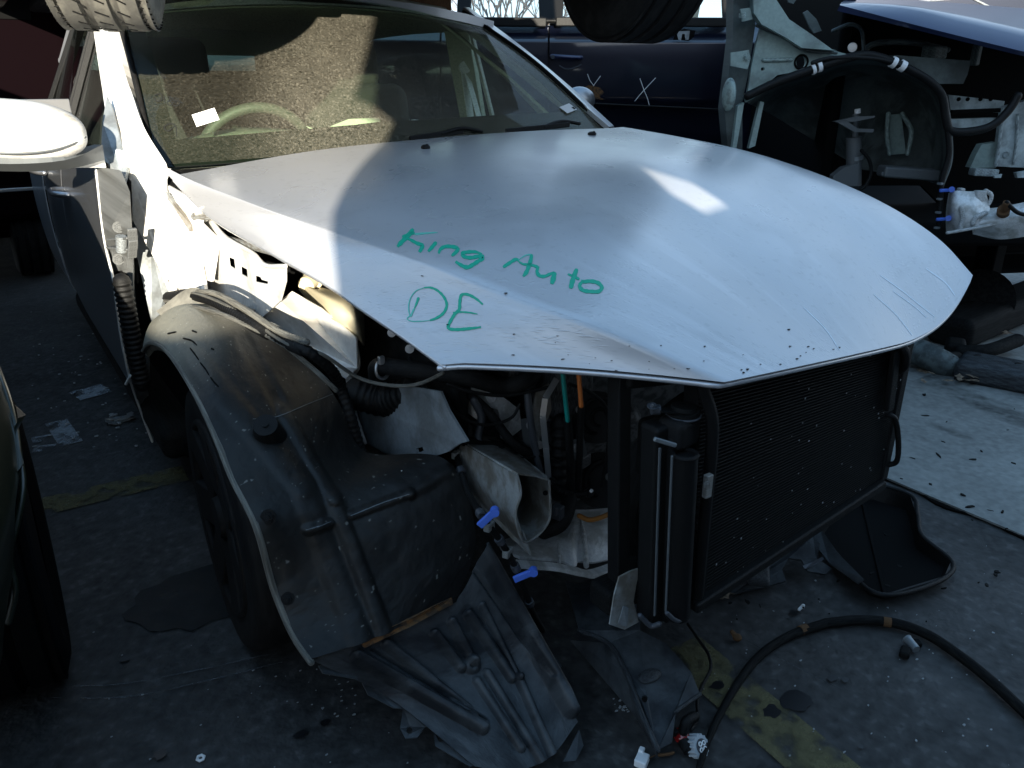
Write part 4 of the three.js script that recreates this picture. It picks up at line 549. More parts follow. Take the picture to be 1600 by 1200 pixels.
  for (const [x, y, z] of [[768, 622, .225], [804, 650, .225], [748, 648, .225], [829, 664, .285], [842, 695, .295], [900, 700, .325], [906, 640, .31], [918, 770, .33], [952, 745, .33], [690, 600, .15], [612, 520, .0], [640, 545, .1]]) part(eb, 'bolt', bolt(AZ(x, y, z), v3(-.45, .2, .87), .006), M.steel);
  part(eb, 'coil_cover', [box(AZ(905, 720, .30).x, AZ(905, 720, .30).y, .30, .05, .03, .03, .006, .3), box(AZ(845, 725, .29).x, AZ(845, 725, .29).y, .28, .03, .05, .03, .006, .3)], M.engine);
  part(car, 'latch_post', bar(AZ(968, 560, .60), AZ(966, 905, .60), .026, .03, .004, v3(0, 0, 1)), M.black);
  part(car, 'cross_panel', [bar(AZ(968, 588, .60), AZ(1400, 548, .60), .05, .03, .008), bar(v3(-.36, .285, .57), v3(.42, .30, .58), .06, .05, .01)], M.blackDull);
}
{ // radiator pack
  const A = v => AZ(...v);
  const tl = A([1092, 596, .675]), bl = A([1078, 938, .675]), trr = A([1414, 528, .675]), br = A([1371, 747, .675]);
  const cd = part(car, 'radiator', shell([tl, trr, br, bl], .03), M.fin, 'black finned radiator standing bare at the front');
  const fins = []; for (let k = 1; k < 62; k++) { const t = k / 62; const a = tl.clone().lerp(bl, t), b = trr.clone().lerp(br, t); a.z += .003; b.z += .003; fins.push(bar(a, b, .008, .0022, .0005)); }
  part(cd, 'cooling_fins', fins, M.black);
  const dirt = []; for (let k = 0; k < 60; k++) { const u = rnd(), t = rnd(), p = tl.clone().lerp(trr, u).lerp(bl.clone().lerp(br, u), t).add(v3(0, 0, .009)), q = rr(.0008, .0022); dirt.push(shell([p.clone().add(v3(-q, -q * .5, 0)), p.clone().add(v3(q * .6, -q, 0)), p.clone().add(v3(q, q * .6, 0)), p.clone().add(v3(-q * .4, q, 0))], .0006)); }
  part(cd, 'stuck_grit', dirt, M.bits).userData.kind = 'stuff';
  part(cd, 'side_plate', [tube([[1096, 600, .69], [1112, 650, .70], [1112, 700, .70], [1104, 780, .695], [1090, 930, .69]].map(A), .010, 40, 10), bar(A([1414, 530, .67]), A([1372, 746, .67]), .022, .03, .004, v3(0, 0, 1)), bar(A([1400, 545, .69]), A([1388, 640, .69]), .02, .012, .003, v3(0, 0, 1))], M.black);
  part(cd, 'bottom_rail', bar(A([1076, 945, .675]), A([1372, 752, .675]), .04, .02, .005), M.black);
  part(car, 'receiver_bottle', [rod(A([1070, 712, .70]), A([1058, 962, .70]), .0205, .0205, 10), ring(A([1070, 710, .70]), v3(0, 1, 0), .018, .004)], M.black);
  part(car, 'bottle_bracket', [box(A([1098, 755, .70]).x, A([1098, 755, .70]).y, .71, .014, .04, .01, .002), bolt(A([1104, 757, .715]), v3(-.4, 0, .9), .004)], M.railm);
  const rt = part(car, 'radiator_tank', [bar(A([1026, 660, .655]), A([1016, 968, .655]), .036, .04, .008, v3(0, 0, 1)), bar(A([1044, 680, .67]), A([1036, 966, .67]), .014, .03, .004, v3(0, 0, 1)), box(A([1060, 672, .67]).x, A([1060, 672, .67]).y, .67, .055, .05, .05, .012, .2)], M.black, 'black radiator end tank with its filler neck');
  part(rt, 'filler_neck', [rod(A([1068, 652, .67]), A([1068, 640, .67]), .025, .025), rod(A([1068, 640, .67]), A([1069, 634, .67]), .021, .019), bar(A([1028, 640, .66]), A([1066, 644, .67]), .02, .004, .001)], M.blackDull);
  part(rt, 'filler_rim', ring(A([1068, 648, .67]), v3(0, 1, 0), .0255, .0018, 40), M.scrapA);
  part(rt, 'overflow_nipple', [rod(A([1018, 640, .655]), A([1030, 640, .66]), .008), bolt(A([1020, 636, .66]), v3(0, 1, .2), .006)], M.scrapA);
  part(rt, 'gasket_strip', bar(A([1022, 686, .69]), A([1056, 696, .70]), .006, .007, .002), M.scrapB);
  part(rt, 'edge_highlight', [bar(A([1031, 700, .685]), A([1023, 962, .685]), .004, .003, .0008, v3(0, 0, 1)), bar(A([1050, 712, .715]), A([1040, 955, .715]), .003, .003, .0008, v3(0, 0, 1))], M.bare);  // pale bars standing in for highlights along the tank and bottle edges
  part(rt, 'tank_foot', [tube([[1000, 962, .67], [1018, 978, .68], [1030, 975, .69]].map(A), .005, 16, 6), tube([[1042, 958, .71], [1058, 970, .715], [1074, 964, .71]].map(A), .004, 16, 6)], M.scrapA);
  const fc = A([1112, 770, .60]);
  part(car, 'fan_shroud', [rod(fc, fc.clone().add(v3(0, 0, -.05)), .185, .195, 48), box(fc.x + .12, fc.y + .02, .585, .58, .32, .03, .01)], M.blackDull);
  part(car, 'tank_shield', shell([[968, 902, .64], [985, 893, .64], [1000, 888, .64], [994, 915, .64], [990, 940, .64], [998, 972, .64], [976, 984, .64], [953, 976, .64], [960, 930, .64]].map(A), .003), M.railm, 'grey sheet bracket at the foot of the radiator');
  part(car, 'tank_shield', shell([[966, 975, .645], [974, 948, .655], [982, 950, .655], [980, 980, .65]].map(A), .002), M.panel);
  part(car, 'side_pipe', tube([[1376, 648, .67], [1394, 650, .69], [1401, 664, .695], [1400, 722, .695], [1390, 726, .685]].map(A), .0055, 40, 8), M.black);
  part(car, 'end_hook', [tube([[1404, 538, .69], [1414, 548, .70], [1415, 570, .70], [1408, 578, .69]].map(A), .008, 24, 8), box(A([1404, 560, .68]).x, A([1404, 560, .68]).y, .685, .02, .05, .02, .004)], M.black);
}

/* ------------------------------------------------------------------ the car stacked above */
function bigWheel(parent, wc, ax, R, w, mat, label, sipes) {
  const h = w / 2, a0 = wc.clone().addScaledVector(ax, -h), a1 = wc.clone().addScaledVector(ax, h);
  const pr = [[R * .62, -h * .86], [R * .72, -h], [R * .86, -h * 1.03], [R * .95, -h * .93], [R * .985, -h * .78]];
  for (const g of [-.42, -.14, .14, .42]) pr.push([R, (g - .05) * w * .95], [R - .010, (g - .038) * w * .95], [R - .010, (g + .038) * w * .95], [R, (g + .05) * w * .95]);
  pr.push([R * .985, h * .78], [R * .95, h * .93], [R * .86, h * 1.03], [R * .72, h], [R * .62, h * .86]);
  const g = new THREE.LatheGeometry(pr.map(p => new THREE.Vector2(...p)), 90); const c = toCreasedNormals(g, .5);
  const t = part(parent, 'wheel', orient(c, a0, a1), mat, label);
  part(t, 'rim', lathe([[R * .64, -h * .8], [R * .56, -h * .7], [R * .54, h * .5], [.06, h * .6], [0, h * .62]], a0, a1, 40), M.dark);
  if (sipes) {
    const u = v3(0, 1, 0).cross(ax).normalize(), v = ax.clone().cross(u), s = [];
    for (let k = 0; k < 84; k++) { const a = k / 84 * 6.283; for (const [p, q, sk] of [[-.66, -.50, .02], [-.36, -.22, .06], [-.08, .08, .06], [.22, .36, .06], [.5, .66, .02]]) { const P = (x, b, r) => wc.clone().addScaledVector(ax, x * w * .7).addScaledVector(u, Math.cos(b) * r).addScaledVector(v, Math.sin(b) * r); if (Math.abs(p) < .4 && k % 2) continue; const rad = Math.abs(p) > .45 ? R * .984 : R; s.push(bar(P(p, a, rad), P(q, a + sk, rad), .003, .003, .0005, v3(Math.cos(a) * u.x + Math.sin(a) * v.x, Math.cos(a) * u.y + Math.sin(a) * v.y, Math.cos(a) * u.z + Math.sin(a) * v.z))); } }
    part(t, 'tread_cuts', s, M.rubber);
  }
  return t;
}
{
  const st = thing('stacked_car', 'car stacked on top of the silver wreck, its bare wheels hanging into view', 'car', [0, 1.24, -1.8]);
  const axR = v3(-1, 0, -.30).normalize(), axL = v3(1, 0, .12).normalize();
  bigWheel(st, v3(-.80, 1.552, -.62), axR, .315, .205, M.tread, 'dusty sunlit wheel hanging over the windscreen corner', true);
  bigWheel(st, v3(.70, 1.562, -.61), axL, .315, .205, M.rubber, 'dark wheel hanging in the shade in front of the blue car', false);
  { const lc = v3(-.88, 1.64, -.15), ld = v3(SUN.x, .05, SUN.z).normalize(); // added round caster above the picture, shaped for the round windscreen shadow
    part(st, 'round_shadow_caster', [rod(lc.clone().addScaledVector(ld, -.05), lc.clone().addScaledVector(ld, .05), .285, .27, 60), bar(lc.clone().add(v3(0, .2, 0)), v3(-.6, 1.9, -.5), .06, .03)], M.blackDull); }
  part(st, 'floor_pan', [box(0, 1.50, -2.1, 1.4, .06, 3.2, .02), box(.35, 1.46, -2.1, .12, .06, 3.0, .02), box(-.35, 1.46, -2.1, .12, .06, 3.0, .02)], M.blackDull);
  part(st, 'subframe', [bar(v3(-.55, 1.50, -.62), v3(.55, 1.50, -.62), .16, .07, .02), tube([v3(-.7, 1.55, -.62), v3(-.3, 1.52, -.62), v3(.3, 1.52, -.62), v3(.7, 1.55, -.62)], .02, 20, 8), box(0, 1.68, -.60, .7, .3, .5, .06)], M.engine);
  const pf = [[-4.2, 1.5], [-4.2, 2.05], [-3.6, 2.2], [-3.2, 2.24], [-2.6, 2.62], [-1.6, 2.64], [-.9, 2.24], [-.4, 2.18], [-.4, 1.9], [-.95, 1.9], [-1.0, 1.5]];
  for (const s of [-1, 1]) part(st, 'body_side', shell(pf.map(([z, y]) => v3(s * (.85 - (y > 2.25 ? .15 : 0)), y, z)), .04, [], v3(s * 9, 1, -2)), M.navy);
  part(st, 'roof', [box(0, 2.64, -2.1, 1.4, .04, 1.1, .02), box(0, 2.22, -.75, 1.6, .03, .75, .02), box(0, 2.1, -3.8, 1.6, .2, .8, .05)], M.navy);
  bigWheel(st, v3(.75, 1.56, -3.3), v3(1, 0, 0), .31, .2, M.rubber, undefined, false);
  const b0 = AZ(520, 9, -1.5), b1 = AZ(706, 9, -1.5);
  solo('timber_beam', box((b0.x + b1.x) / 2, b0.y + .0375, -1.56, b1.x - b0.x, .075, .12, .006), M.wood, 'brown timber packing beam on the roof of the silver wreck', 'timber beam');
}
/* ------------------------------------------------------------------ the dark green car close on the left */
{
  const g = thing('green_car', 'dark green car close on the left edge, its front wing and tyre in shadow', 'car', [-1.4, 0, -1]);
  const xo = z => z > -.05 ? -.22 * Math.pow(z + .05, 1.35) : -.065 * Math.pow(-.05 - z, 1.0);
  const prof = [[.30, -1.205], [.38, -1.185], [.46, -1.165], [.55, -1.150], [.64, -1.149], [.72, -1.157], [.84, -1.172], [.95, -1.19], [.99, -1.30]];
  const top = z => z > -.4 ? 1 - .26 * Math.pow(sm(-.6, .62, z), 1.4) : 1;
  const rows = []; const zz = []; for (let i = 0; i <= 60; i++) zz.push(.55 - i * .075);
  for (const [y, x] of crt(prof.map(p => v3(p[1], p[0], 0)), 40).map(p => [p.y, p.x])) rows.push(zz.map(z => { const yy = y > .5 ? .5 + (y - .5) * (top(z) - .5 * 0) * 1 - (y - .5) * 0 : y; const y2 = y > .5 ? .5 + (y - .5) * (1 - .75 * sm(-.5, .55, z)) : y; return v3(x + xo(z), y2, z); }));
  // wheel opening: lift the lower edge of the wing round the tyre
  const wz = -.24, wy = .31, wr = .345;
  for (const r of rows) r.forEach(p => { const dx = p.z - wz; if (Math.abs(dx) < wr) { const yl = wy + Math.sqrt(wr * wr - dx * dx); if (p.y < yl) { p.y = yl + (p.y - .3) * .02; } } });
  part(g, 'wing', sheet(rows, .02, false), M.olive, 'dark green wing and doors');
  const lip = []; for (let k = 0; k <= 20; k++) { const a = Math.PI * k / 20, z = wz + Math.cos(a) * wr, y = wy + Math.sin(a) * wr; const x = prof.reduce((b, p) => Math.abs(p[0] - y) < Math.abs(b[0] - y) ? p : b)[1] + xo(z); lip.push(v3(x + .002, y, z)); }
  part(g, 'arch_lip', tube(lip, .006, 60, 6), M.olive);
  bigWheel(g, v3(-1.250, .30, -.22), v3(1, 0, .03).normalize(), .30, .2, M.dark, 'dark tyre of the green car', false);
  part(g, 'bonnet', sheet([[.0], [.25], [.5], [.75], [1]].map(([k]) => [.56, .2, -.3, -.8, -1.1].map((z, i) => v3(-1.32 - 1.35 * k + xo(z) * (1 - 2 * k), [.70, .78, .86, .90, .93][i] + .05 * Math.sin(Math.PI * k), z))), .02), M.olive);
  part(g, 'nose', sheet([.25, .45, .68].map((y, i) => [-1.24, -1.5, -2.0, -2.5, -2.7].map((x, j) => v3(x - .1, y, .56 + [.02, .05, .0][i] + .08 * Math.sin(j / 4 * Math.PI)))), .02), M.olive);
  part(g, 'cabin', [box(-2.0, 1.15, -2.2, 1.15, .5, 1.9, .2), box(-2.0, .55, -2.2, 1.35, .6, 3.2, .1)], M.olive);
  part(g, 'far_side', box(-2.72, .6, -1.9, .05, .5, 4.5, .02), M.olive);
}
/* ------------------------------------------------------------------ cars behind on the left */
{
  const m = thing('maroon_car', 'dark maroon car standing behind the silver wreck at the far left', 'car', [-1.3, 0, -7.6]);
  part(m, 'body', [box(-1.3, .62, -7.6, 4.4, .62, 1.7, .12), box(-1.3, 1.15, -7.6, 2.5, .6, 1.4, .2)], M.maroon);
  part(m, 'tail_lamp', box(-.95, .55, -6.74, .3, .14, .02, .01), M.red);
  part(m, 'trim_strip', [box(-1.3, .58, -6.74, 2.2, .025, .02, .005), box(-1.3, .45, -6.74, 3.6, .05, .03, .01)], M.steel);
  bigWheel(m, v3(.1, .31, -6.85), v3(0, 0, 1), .31, .2, M.rubber, undefined, false); bigWheel(m, v3(-2.7, .31, -6.85), v3(0, 0, 1), .31, .2, M.rubber, undefined, false);
  const n = thing('dark_van', 'dark van standing high behind the driver side mirror', 'van', [-1.62, 0, -5.1]);
  part(n, 'body', [box(-1.42, 1.86, -5.1, 2.0, 3.2, 2.2, .15)], M.maroon); part(n, 'window', box(-1.42, 1.75, -3.995, 1.5, .6, .012, .005), M.dark); part(n, 'bumper', box(-1.42, .48, -3.98, 1.95, .2, .12, .05), M.maroon); part(n, 'bumper_trim', box(-1.42, .56, -3.912, 1.7, .02, .01, .004), M.steel);
  bigWheel(n, v3(-.9, .31, -4.3), v3(1, 0, 0), .31, .2, M.rubber, undefined, false);
  bigWheel(n, v3(-.9, .31, -5.8), v3(1, 0, 0), .31, .2, M.rubber, undefined, false);
}
/* ------------------------------------------------------------------ navy car with the scratched door */
{
  const p0 = AD(1000, 100, 4.5), B = AP(p0, yawN); const base = B(1000, 260); base.y = 0;
  const s = thing('navy_car', 'navy blue car with two scratched crosses on its door, behind the silver wreck', 'car', [base.x, 0, base.z]);
  const prof = [[30, -.16], [37, -.14], [50, -.08], [63, .0], [67, .008], [110, .014], [150, .01], [163, .004], [170, -.015], [200, -.03], [222, -.035], [232, -.06], [300, -.10], [345, -.16]];
  const panel = (x0, x1) => sheet(prof.map(([y, o]) => { const r = []; for (let i = 0; i <= 10; i++) r.push(B(x0 + (x1 - x0) * i / 10, y + (x0 + (x1 - x0) * i / 10 - 900) * .006, o)); return r; }), .03, true);
  const rear = part(s, 'rear_door', panel(690, 856), M.navy), front = part(s, 'front_door', panel(859, 1150), M.navy, 'navy front door with scratched crosses and a dent');
  part(s, 'rear_wing', panel(420, 687), M.navy); part(s, 'front_wing', panel(1154, 1450), M.navy);
  const hp = (x, y, o) => B(x, y, o);
  part(front, 'door_handle', [tube([hp(862, 88, .02), hp(866, 88, .05), hp(900, 90, .05), hp(908, 90, .02)], .012, 24, 8), new THREE.SphereGeometry(.016, 12, 8).translate(...hp(864, 89, .045).toArray())], M.navyB);
  part(front, 'lock', rod(hp(864, 89, .02), hp(864, 89, .066), .011), M.scrapA);
  part(front, 'handle_recess', tube([hp(874, 103, .014), hp(884, 108, .014), hp(896, 107, .014), hp(908, 101, .014)], .004, 20, 6), M.scrapA);
  const cross = (a) => a.map(l => tube(l.map(([x, y]) => hp(x, y, .016)), .0022, 16, 5));
  part(front, 'scratched_cross', cross([[[918, 116], [922, 126], [928, 134]], [[938, 119], [930, 130], [927, 134]]]), M.white);
  part(front, 'scratched_cross', cross([[[1000, 123], [1006, 140], [1012, 155], [1015, 167]], [[1024, 122], [1010, 137], [1000, 148], [992, 158]]]), M.white);
  part(front, 'dent', [shell([[910, 138], [920, 133], [938, 137], [944, 145], [936, 151], [945, 156], [925, 154], [913, 148]].map(([x, y]) => hp(x, y, .014)), .004)], M.rust);
  part(front, 'taped_badge', [shell([[1052, 62], [1056, 48], [1070, 45], [1087, 48], [1084, 58], [1076, 64]].map(([x, y]) => hp(x, y, .012)), .004)], M.dark);
  part(front, 'tape_strip', [shell([[1058, 54], [1061, 49], [1078, 48], [1076, 62], [1071, 62], [1070, 53], [1066, 53], [1064, 63], [1060, 62]].map(([x, y]) => hp(x, y, .018)), .002)], M.panel);
  part(front, 'side_moulding', tube([hp(870, 158, .018), hp(950, 163, .018), hp(1060, 168, .018), hp(1145, 172, .016)], .006, 30, 8), M.black);
  const fr = (x0, x1) => [bar(hp(x0, 34, -.07), hp(x1, 35, -.07), .03, .05, .008), bar(hp(x0, 36, -.07), hp(x0 + 6, -90, -.3), .03, .08, .01, RT), bar(hp(x1, 36, -.07), hp(x1 - 6, -90, -.3), .03, .08, .01, RT)];
  part(rear, 'window_frame', fr(724, 854), M.black); part(front, 'window_frame', fr(868, 1140), M.black);
  part(rear, 'window', shell([hp(726, 34, -.09), hp(852, 34, -.09), hp(848, -90, -.3), hp(732, -90, -.3)], .004), M.clear);
  part(front, 'window', shell([hp(870, 34, -.09), hp(1138, 34, -.09), hp(1134, -90, -.3), hp(876, -90, -.3)], .004), M.clear);
  part(s, 'far_side', sheet([40, 345].map(y => [420, 700, 1000, 1450].map(x => hp(x, y, -1.7))), .03), M.navy);
  part(s, 'door_shut', shell([[845, 40], [872, 40], [872, 330], [845, 330]].map(([x, y]) => hp(x, y, -.16)), .04), M.navy); part(s, 'roof', sheet([-.3, -1.5].map(o => [560, 800, 1000, 1200].map(x => hp(x, -92, o))), .03), M.navy);
  part(s, 'seat', [.45, 1.1].map(o => { const q = hp(1060, 60, -o), w = hp(1075, -20, -o); return bar(q, w, .45, .12, .05, RT); }), M.seat);
  part(s, 'cabin_floor', sheet([-.12, -1.6].map(o => [430, 700, 1000, 1440].map(x => hp(x, 290, o))), .05), M.dark);
  for (const x of [560, 1330]) { const c = hp(x, 350, -.14); bigWheel(s, v3(c.x, .50, c.z), yawN, .33, .22, M.rubber, undefined, false); }
}
/* ------------------------------------------------------------------ stripped car on the right */
{
  const p0 = AD(1330, 180, 3.0), B = AP(p0, yawN); const base = B(1400, 500); base.y = 0;
  const q = (a, o = 0) => a.map(([x, y, k]) => B(x, y, o + (k || 0)));
  const s = thing('stripped_car', 'grey green car shell without wing or wheel, its empty wheel arch facing us', 'car', [base.x, 0, base.z]);
  part(s, 'a_pillar', shell(q([[1176, -30], [1207, -10], [1233, 30], [1267, 53], [1300, 77], [1308, 79], [1253, 75], [1227, 58], [1190, 38], [1178, 20]], .05), .05), M.sage);
  const hole = (cx, cy, rx, ry, o, n = 14) => [...Array(n)].map((_, k) => B(cx + rx * Math.cos(k * 6.283 / n), cy + ry * Math.sin(k * 6.283 / n), o));
  const ip = part(s, 'inner_panel', shell(q([[1190, 38], [1227, 58], [1253, 75], [1307, 80], [1335, 88], [1333, 93], [1282, 98], [1262, 110], [1215, 117], [1166, 158], [1175, 100], [1182, 67]], .0), .02, [hole(1252, 97, 8, 12, 0), hole(1192, 108, 3, 3, 0)]), M.sage, 'grey green inner wing panel with an oval hole');
  part(ip, 'pressed_rib', tube(q([[1193, 94], [1210, 94], [1236, 93]], .003), .008, 10, 6), M.sage);
  part(ip, 'grommet', ring(B(1252, 97, .003), yawN, .024, .004), M.dark);
  part(s, 'door_post', shell(q([[1146, -20], [1178, -20], [1180, 40], [1170, 110], [1160, 160], [1160, 260], [1138, 240], [1132, 170], [1145, 60]], -.03), .10), M.sageDark);
  part(s, 'door_hinge', [shell(q([[1142, 82], [1158, 80], [1170, 78], [1173, 92], [1168, 108], [1157, 106], [1142, 103]], .04), .012), bolt(B(1166, 90, .04), yawN, .01)], M.sage); part(s, 'door_striker', [shell(q([[1157, 14], [1172, 12], [1176, 30], [1160, 34]], .03), .012), rod(B(1160, 20, .05), B(1160, 28, .05), .012)], M.sage);
  part(s, 'door_hinge', [new THREE.SphereGeometry(1, 16, 12).scale(.02, .06, .03).translate(...B(1139, 148, .03).toArray()), shell(q([[1133, 132], [1146, 128], [1146, 168], [1134, 166]], .02), .01)], M.sage);
  part(s, 'sill_strut', [shell(q([[1153, 165], [1163, 160], [1150, 235], [1144, 235]], .02), .03), shell(q([[1188, 158], [1194, 160], [1180, 228], [1170, 232]], -.05), .03), shell(q([[1163, 150], [1192, 138], [1194, 144], [1166, 160]], .02), .02)], M.sage);
  // dark wheel housing: a bowl behind the arch
  const arch = [[1166, 158], [1200, 132], [1263, 110], [1313, 94], [1353, 90], [1393, 97], [1433, 117], [1460, 133], [1477, 167], [1483, 210], [1483, 253], [1470, 290]];
  const bowl = [arch, arch.map(([x, y]) => [x + (1330 - x) * .05, y + (240 - y) * .05]), arch.map(([x, y]) => [x + (1330 - x) * .2, y + (240 - y) * .2]), arch.map(([x, y]) => [x + (1330 - x) * .95, y + (260 - y) * .9])];
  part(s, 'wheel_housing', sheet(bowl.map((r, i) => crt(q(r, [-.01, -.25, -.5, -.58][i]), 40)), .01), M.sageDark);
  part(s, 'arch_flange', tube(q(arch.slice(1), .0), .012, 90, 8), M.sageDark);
  part(s, 'housing_rib', [tube(q([[1388, 178], [1386, 210], [1390, 240]], -.40), .010, 20, 8), tube(q([[1410, 178], [1424, 205], [1418, 240]], -.40), .010, 20, 8), shell(q([[1390, 180], [1408, 178], [1416, 240], [1390, 242]], -.45), .02)], M.sage);
  const loom = part(s, 'wiring_loom', [tube(q([[1168, 150], [1210, 130], [1265, 110], [1313, 94], [1353, 86], [1393, 96], [1420, 108], [1456, 130], [1472, 150], [1478, 185], [1484, 203], [1510, 206], [1550, 196], [1578, 170], [1590, 150]], .05), .0155, 160, 10), tube(q([[1270, 98], [1290, 92], [1318, 90], [1370, 92], [1420, 106]], .06), .008, 40, 8), tube(q([[1480, 196], [1483, 240], [1475, 270], [1470, 290], [1469, 320], [1467, 350]], .05), .011, 60, 8)], M.black, 'thick black wiring loom taped in white over the wheel arch');
  part(loom, 'white_tape', [[1268, 109, 1273, 107], [1277, 105, 1283, 103], [1393, 96, 1399, 99], [1406, 101, 1413, 105]].map(([a, b, c, d]) => rod(B(a, b, .05), B(c, d, .05), .020, .020, 16)), M.white);
  for (const [x, y, w] of [[1468, 298, 20], [1463, 343, 20]]) part(loom, 'blue_clip', [bar(B(x, y, .07), B(x + w - 4, y - 1, .07), .012, .012, .003), rod(B(x + w - 1, y - 2, .06), B(x + w - 1, y - 2, .085), .011)], M.blue);
  for (const [x, y] of [[1469, 287], [1468, 311], [1466, 332], [1464, 356]]) part(loom, 'lead_collar', box(...B(x, y, .06).toArray(), .018, .008, .018, .002), M.panel);
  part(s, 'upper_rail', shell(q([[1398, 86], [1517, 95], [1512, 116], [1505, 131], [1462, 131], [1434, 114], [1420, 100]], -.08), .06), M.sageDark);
  const st = part(s, 'suspension_strut', [rod(B(1334, 290, -.2), B(1334, 214, -.2), .030), rod(B(1336, 214, -.2), B(1337, 178, -.2), .012)], M.bare, 'bare suspension strut standing in the empty arch');
  part(st, 'spring_seat', [shell(q([[1302, 190], [1340, 182], [1368, 181], [1366, 184], [1335, 190]], -.12), .02), shell(q([[1306, 190], [1322, 188], [1340, 201], [1366, 202], [1364, 207], [1335, 206]], -.12), .02)], M.bare);
  part(st, 'strut_top', rod(B(1340, 177, -.2), B(1340, 170, -.2), .012), M.white); part(st, 'strut_band', rod(B(1336, 250, -.2), B(1336, 244, -.2), .032), M.panel);
  part(st, 'strut_bracket', shell(q([[1302, 275], [1318, 262], [1342, 255], [1340, 290], [1300, 292]], -.16), .04), M.bare);
  part(st, 'brake_hose', tube(q([[1346, 235], [1358, 250], [1361, 270], [1352, 290], [1345, 296]], -.15), .007, 30, 8), M.black);
  part(s, 'subframe', [bar(B(1376, 267, -.15), B(1462, 273, -.15), .08, .045, .01), bar(B(1376, 271, -.13), B(1462, 278, -.13), .02, .015, .003)], M.bare);
  // front structure beyond the arch
  part(s, 'front_rail', [shell(q([[1482, 148], [1570, 158], [1566, 176], [1486, 175]], -.25), .1), shell(q([[1486, 186], [1560, 184], [1548, 200], [1518, 211], [1488, 206]], -.22), .05)], M.grey);
  part(s, 'rail_slot', [bar(B(1486, 175, -.2), B(1562, 172, -.2), .02, .016, .003), ...[1498, 1512, 1532, 1548].map(x => rod(B(x, 155, -.25), B(x, 155, -.244), .008))], M.dark);
  part(s, 'front_panel', shell(q([[1570, 168], [1600, 158], [1640, 150], [1640, 270], [1600, 262], [1556, 260], [1562, 230], [1566, 200]], -.18), .04), M.grey, 'pale blue grey front panel at the right edge');
  part(s, 'panel_rib', [tube(q([[1568, 170], [1563, 205], [1560, 235], [1556, 258]], -.17), .008, 20, 6), tube(q([[1590, 180], [1588, 220], [1584, 255]], -.175), .006, 20, 6), ring(B(1572, 242, -.175), yawN, .012, .003)], M.grey);
  part(s, 'lower_bracket', shell(q([[1534, 226], [1558, 222], [1556, 262], [1516, 262], [1526, 240]], -.2), .04), M.sage);
  part(s, 'lower_flange', [bar(B(1518, 268, -.18), B(1556, 270, -.18), .05, .03, .006), shell(q([[1554, 274], [1566, 272], [1564, 278], [1554, 278]], -.14), .01), shell(q([[1588, 270], [1640, 262], [1640, 276], [1590, 278]], -.14), .02)], M.grey);
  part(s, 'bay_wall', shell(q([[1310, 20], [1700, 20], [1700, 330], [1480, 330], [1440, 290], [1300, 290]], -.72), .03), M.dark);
  part(s, 'under_shade_sheet', shell(q([[1290, 300], [1480, 318], [1760, 320], [1760, 400], [1290, 400]], -.95), .03), M.dark); part(s, 'shell_floor', [box(...B(1280, 330, -.8).toArray(), 2.6, .10, 1.3, .02, -YAW), box(...B(1240, 120, -1.0).toArray(), .05, .9, 1.2, .02, -YAW)], M.dark);  // dark sheet added beneath the shell in place of the shade there
  part(s, 'bay_clutter', [tube(q([[1302, 48], [1330, 38], [1345, 46], [1350, 80]], -.3), .008, 30, 6), tube(q([[1350, 80], [1362, 70], [1420, 66], [1480, 78]], -.35), .012, 30, 6), box(...B(1525, 86, -.3).toArray(), .03, .08, .03, .006), box(...B(1460, 82, -.3).toArray(), .10, .05, .06, .01), shell(q([[1228, -10], [1246, -4], [1240, 6], [1232, 4]], -.1), .01), shell(q([[1255, 20], [1262, 16], [1276, 30], [1284, 48], [1272, 52], [1266, 44]], -.08), .01)], M.sageDark);
  part(s, 'bolt_cap', [rod(B(1332, 74, -.1), B(1332, 74, -.075), .018, .016, 20), rod(B(1332, 74, -.075), B(1332, 74, -.07), .010)], M.steel);
  part(s, 'seam_sealer', tube(q([[1182, 40], [1227, 60], [1253, 77], [1307, 83]], .02), .005, 30, 6), M.sageDark);
  // bonnet of the same car, dark blue
  const bn = [[[1308, 17], [1400, 39], [1500, 64], [1600, 88], [1760, 126]], [[1312, 13], [1420, 24], [1500, 43], [1600, 66], [1760, 104]], [[1316, 11], [1420, 18], [1500, 33], [1600, 55], [1760, 92]], [[1320, 7], [1420, 8], [1500, 13], [1600, 21], [1760, 36]]];
  part(s, 'bonnet', sheet(bn.map((r, i) => crt(q(r, [.06, .02, -.06, -.75][i]), 24)), .02, true), M.navyB, 'dark blue bonnet edge reflecting the sky');
  // gearbox hanging low
  const gb = part(s, 'gearbox', [sheet(grid([[[1482, 302, .02], [1490, 298, .06], [1515, 299, .08], [1540, 298, .05]], [[1478, 330, .02], [1492, 325, .10], [1520, 322, .12], [1545, 318, .08]], [[1478, 366, .0], [1500, 362, .10], [1530, 352, .14], [1552, 345, .12]]].map(r => r.map(([x, y, o]) => B(x, y, o))), 20, 16), .02, true), sheet(grid([[[1528, 326, .06], [1560, 324, .10], [1600, 316, .1], [1650, 306, .08]], [[1530, 348, .14], [1560, 345, .17], [1600, 336, .17], [1650, 326, .15]], [[1520, 366, .10], [1560, 374, .1], [1600, 370, .1], [1650, 360, .08]]].map(r => r.map(([x, y, o]) => B(x, y, o))), 24, 16), .02, true)], M.alu, 'alloy gearbox hanging at the right edge');
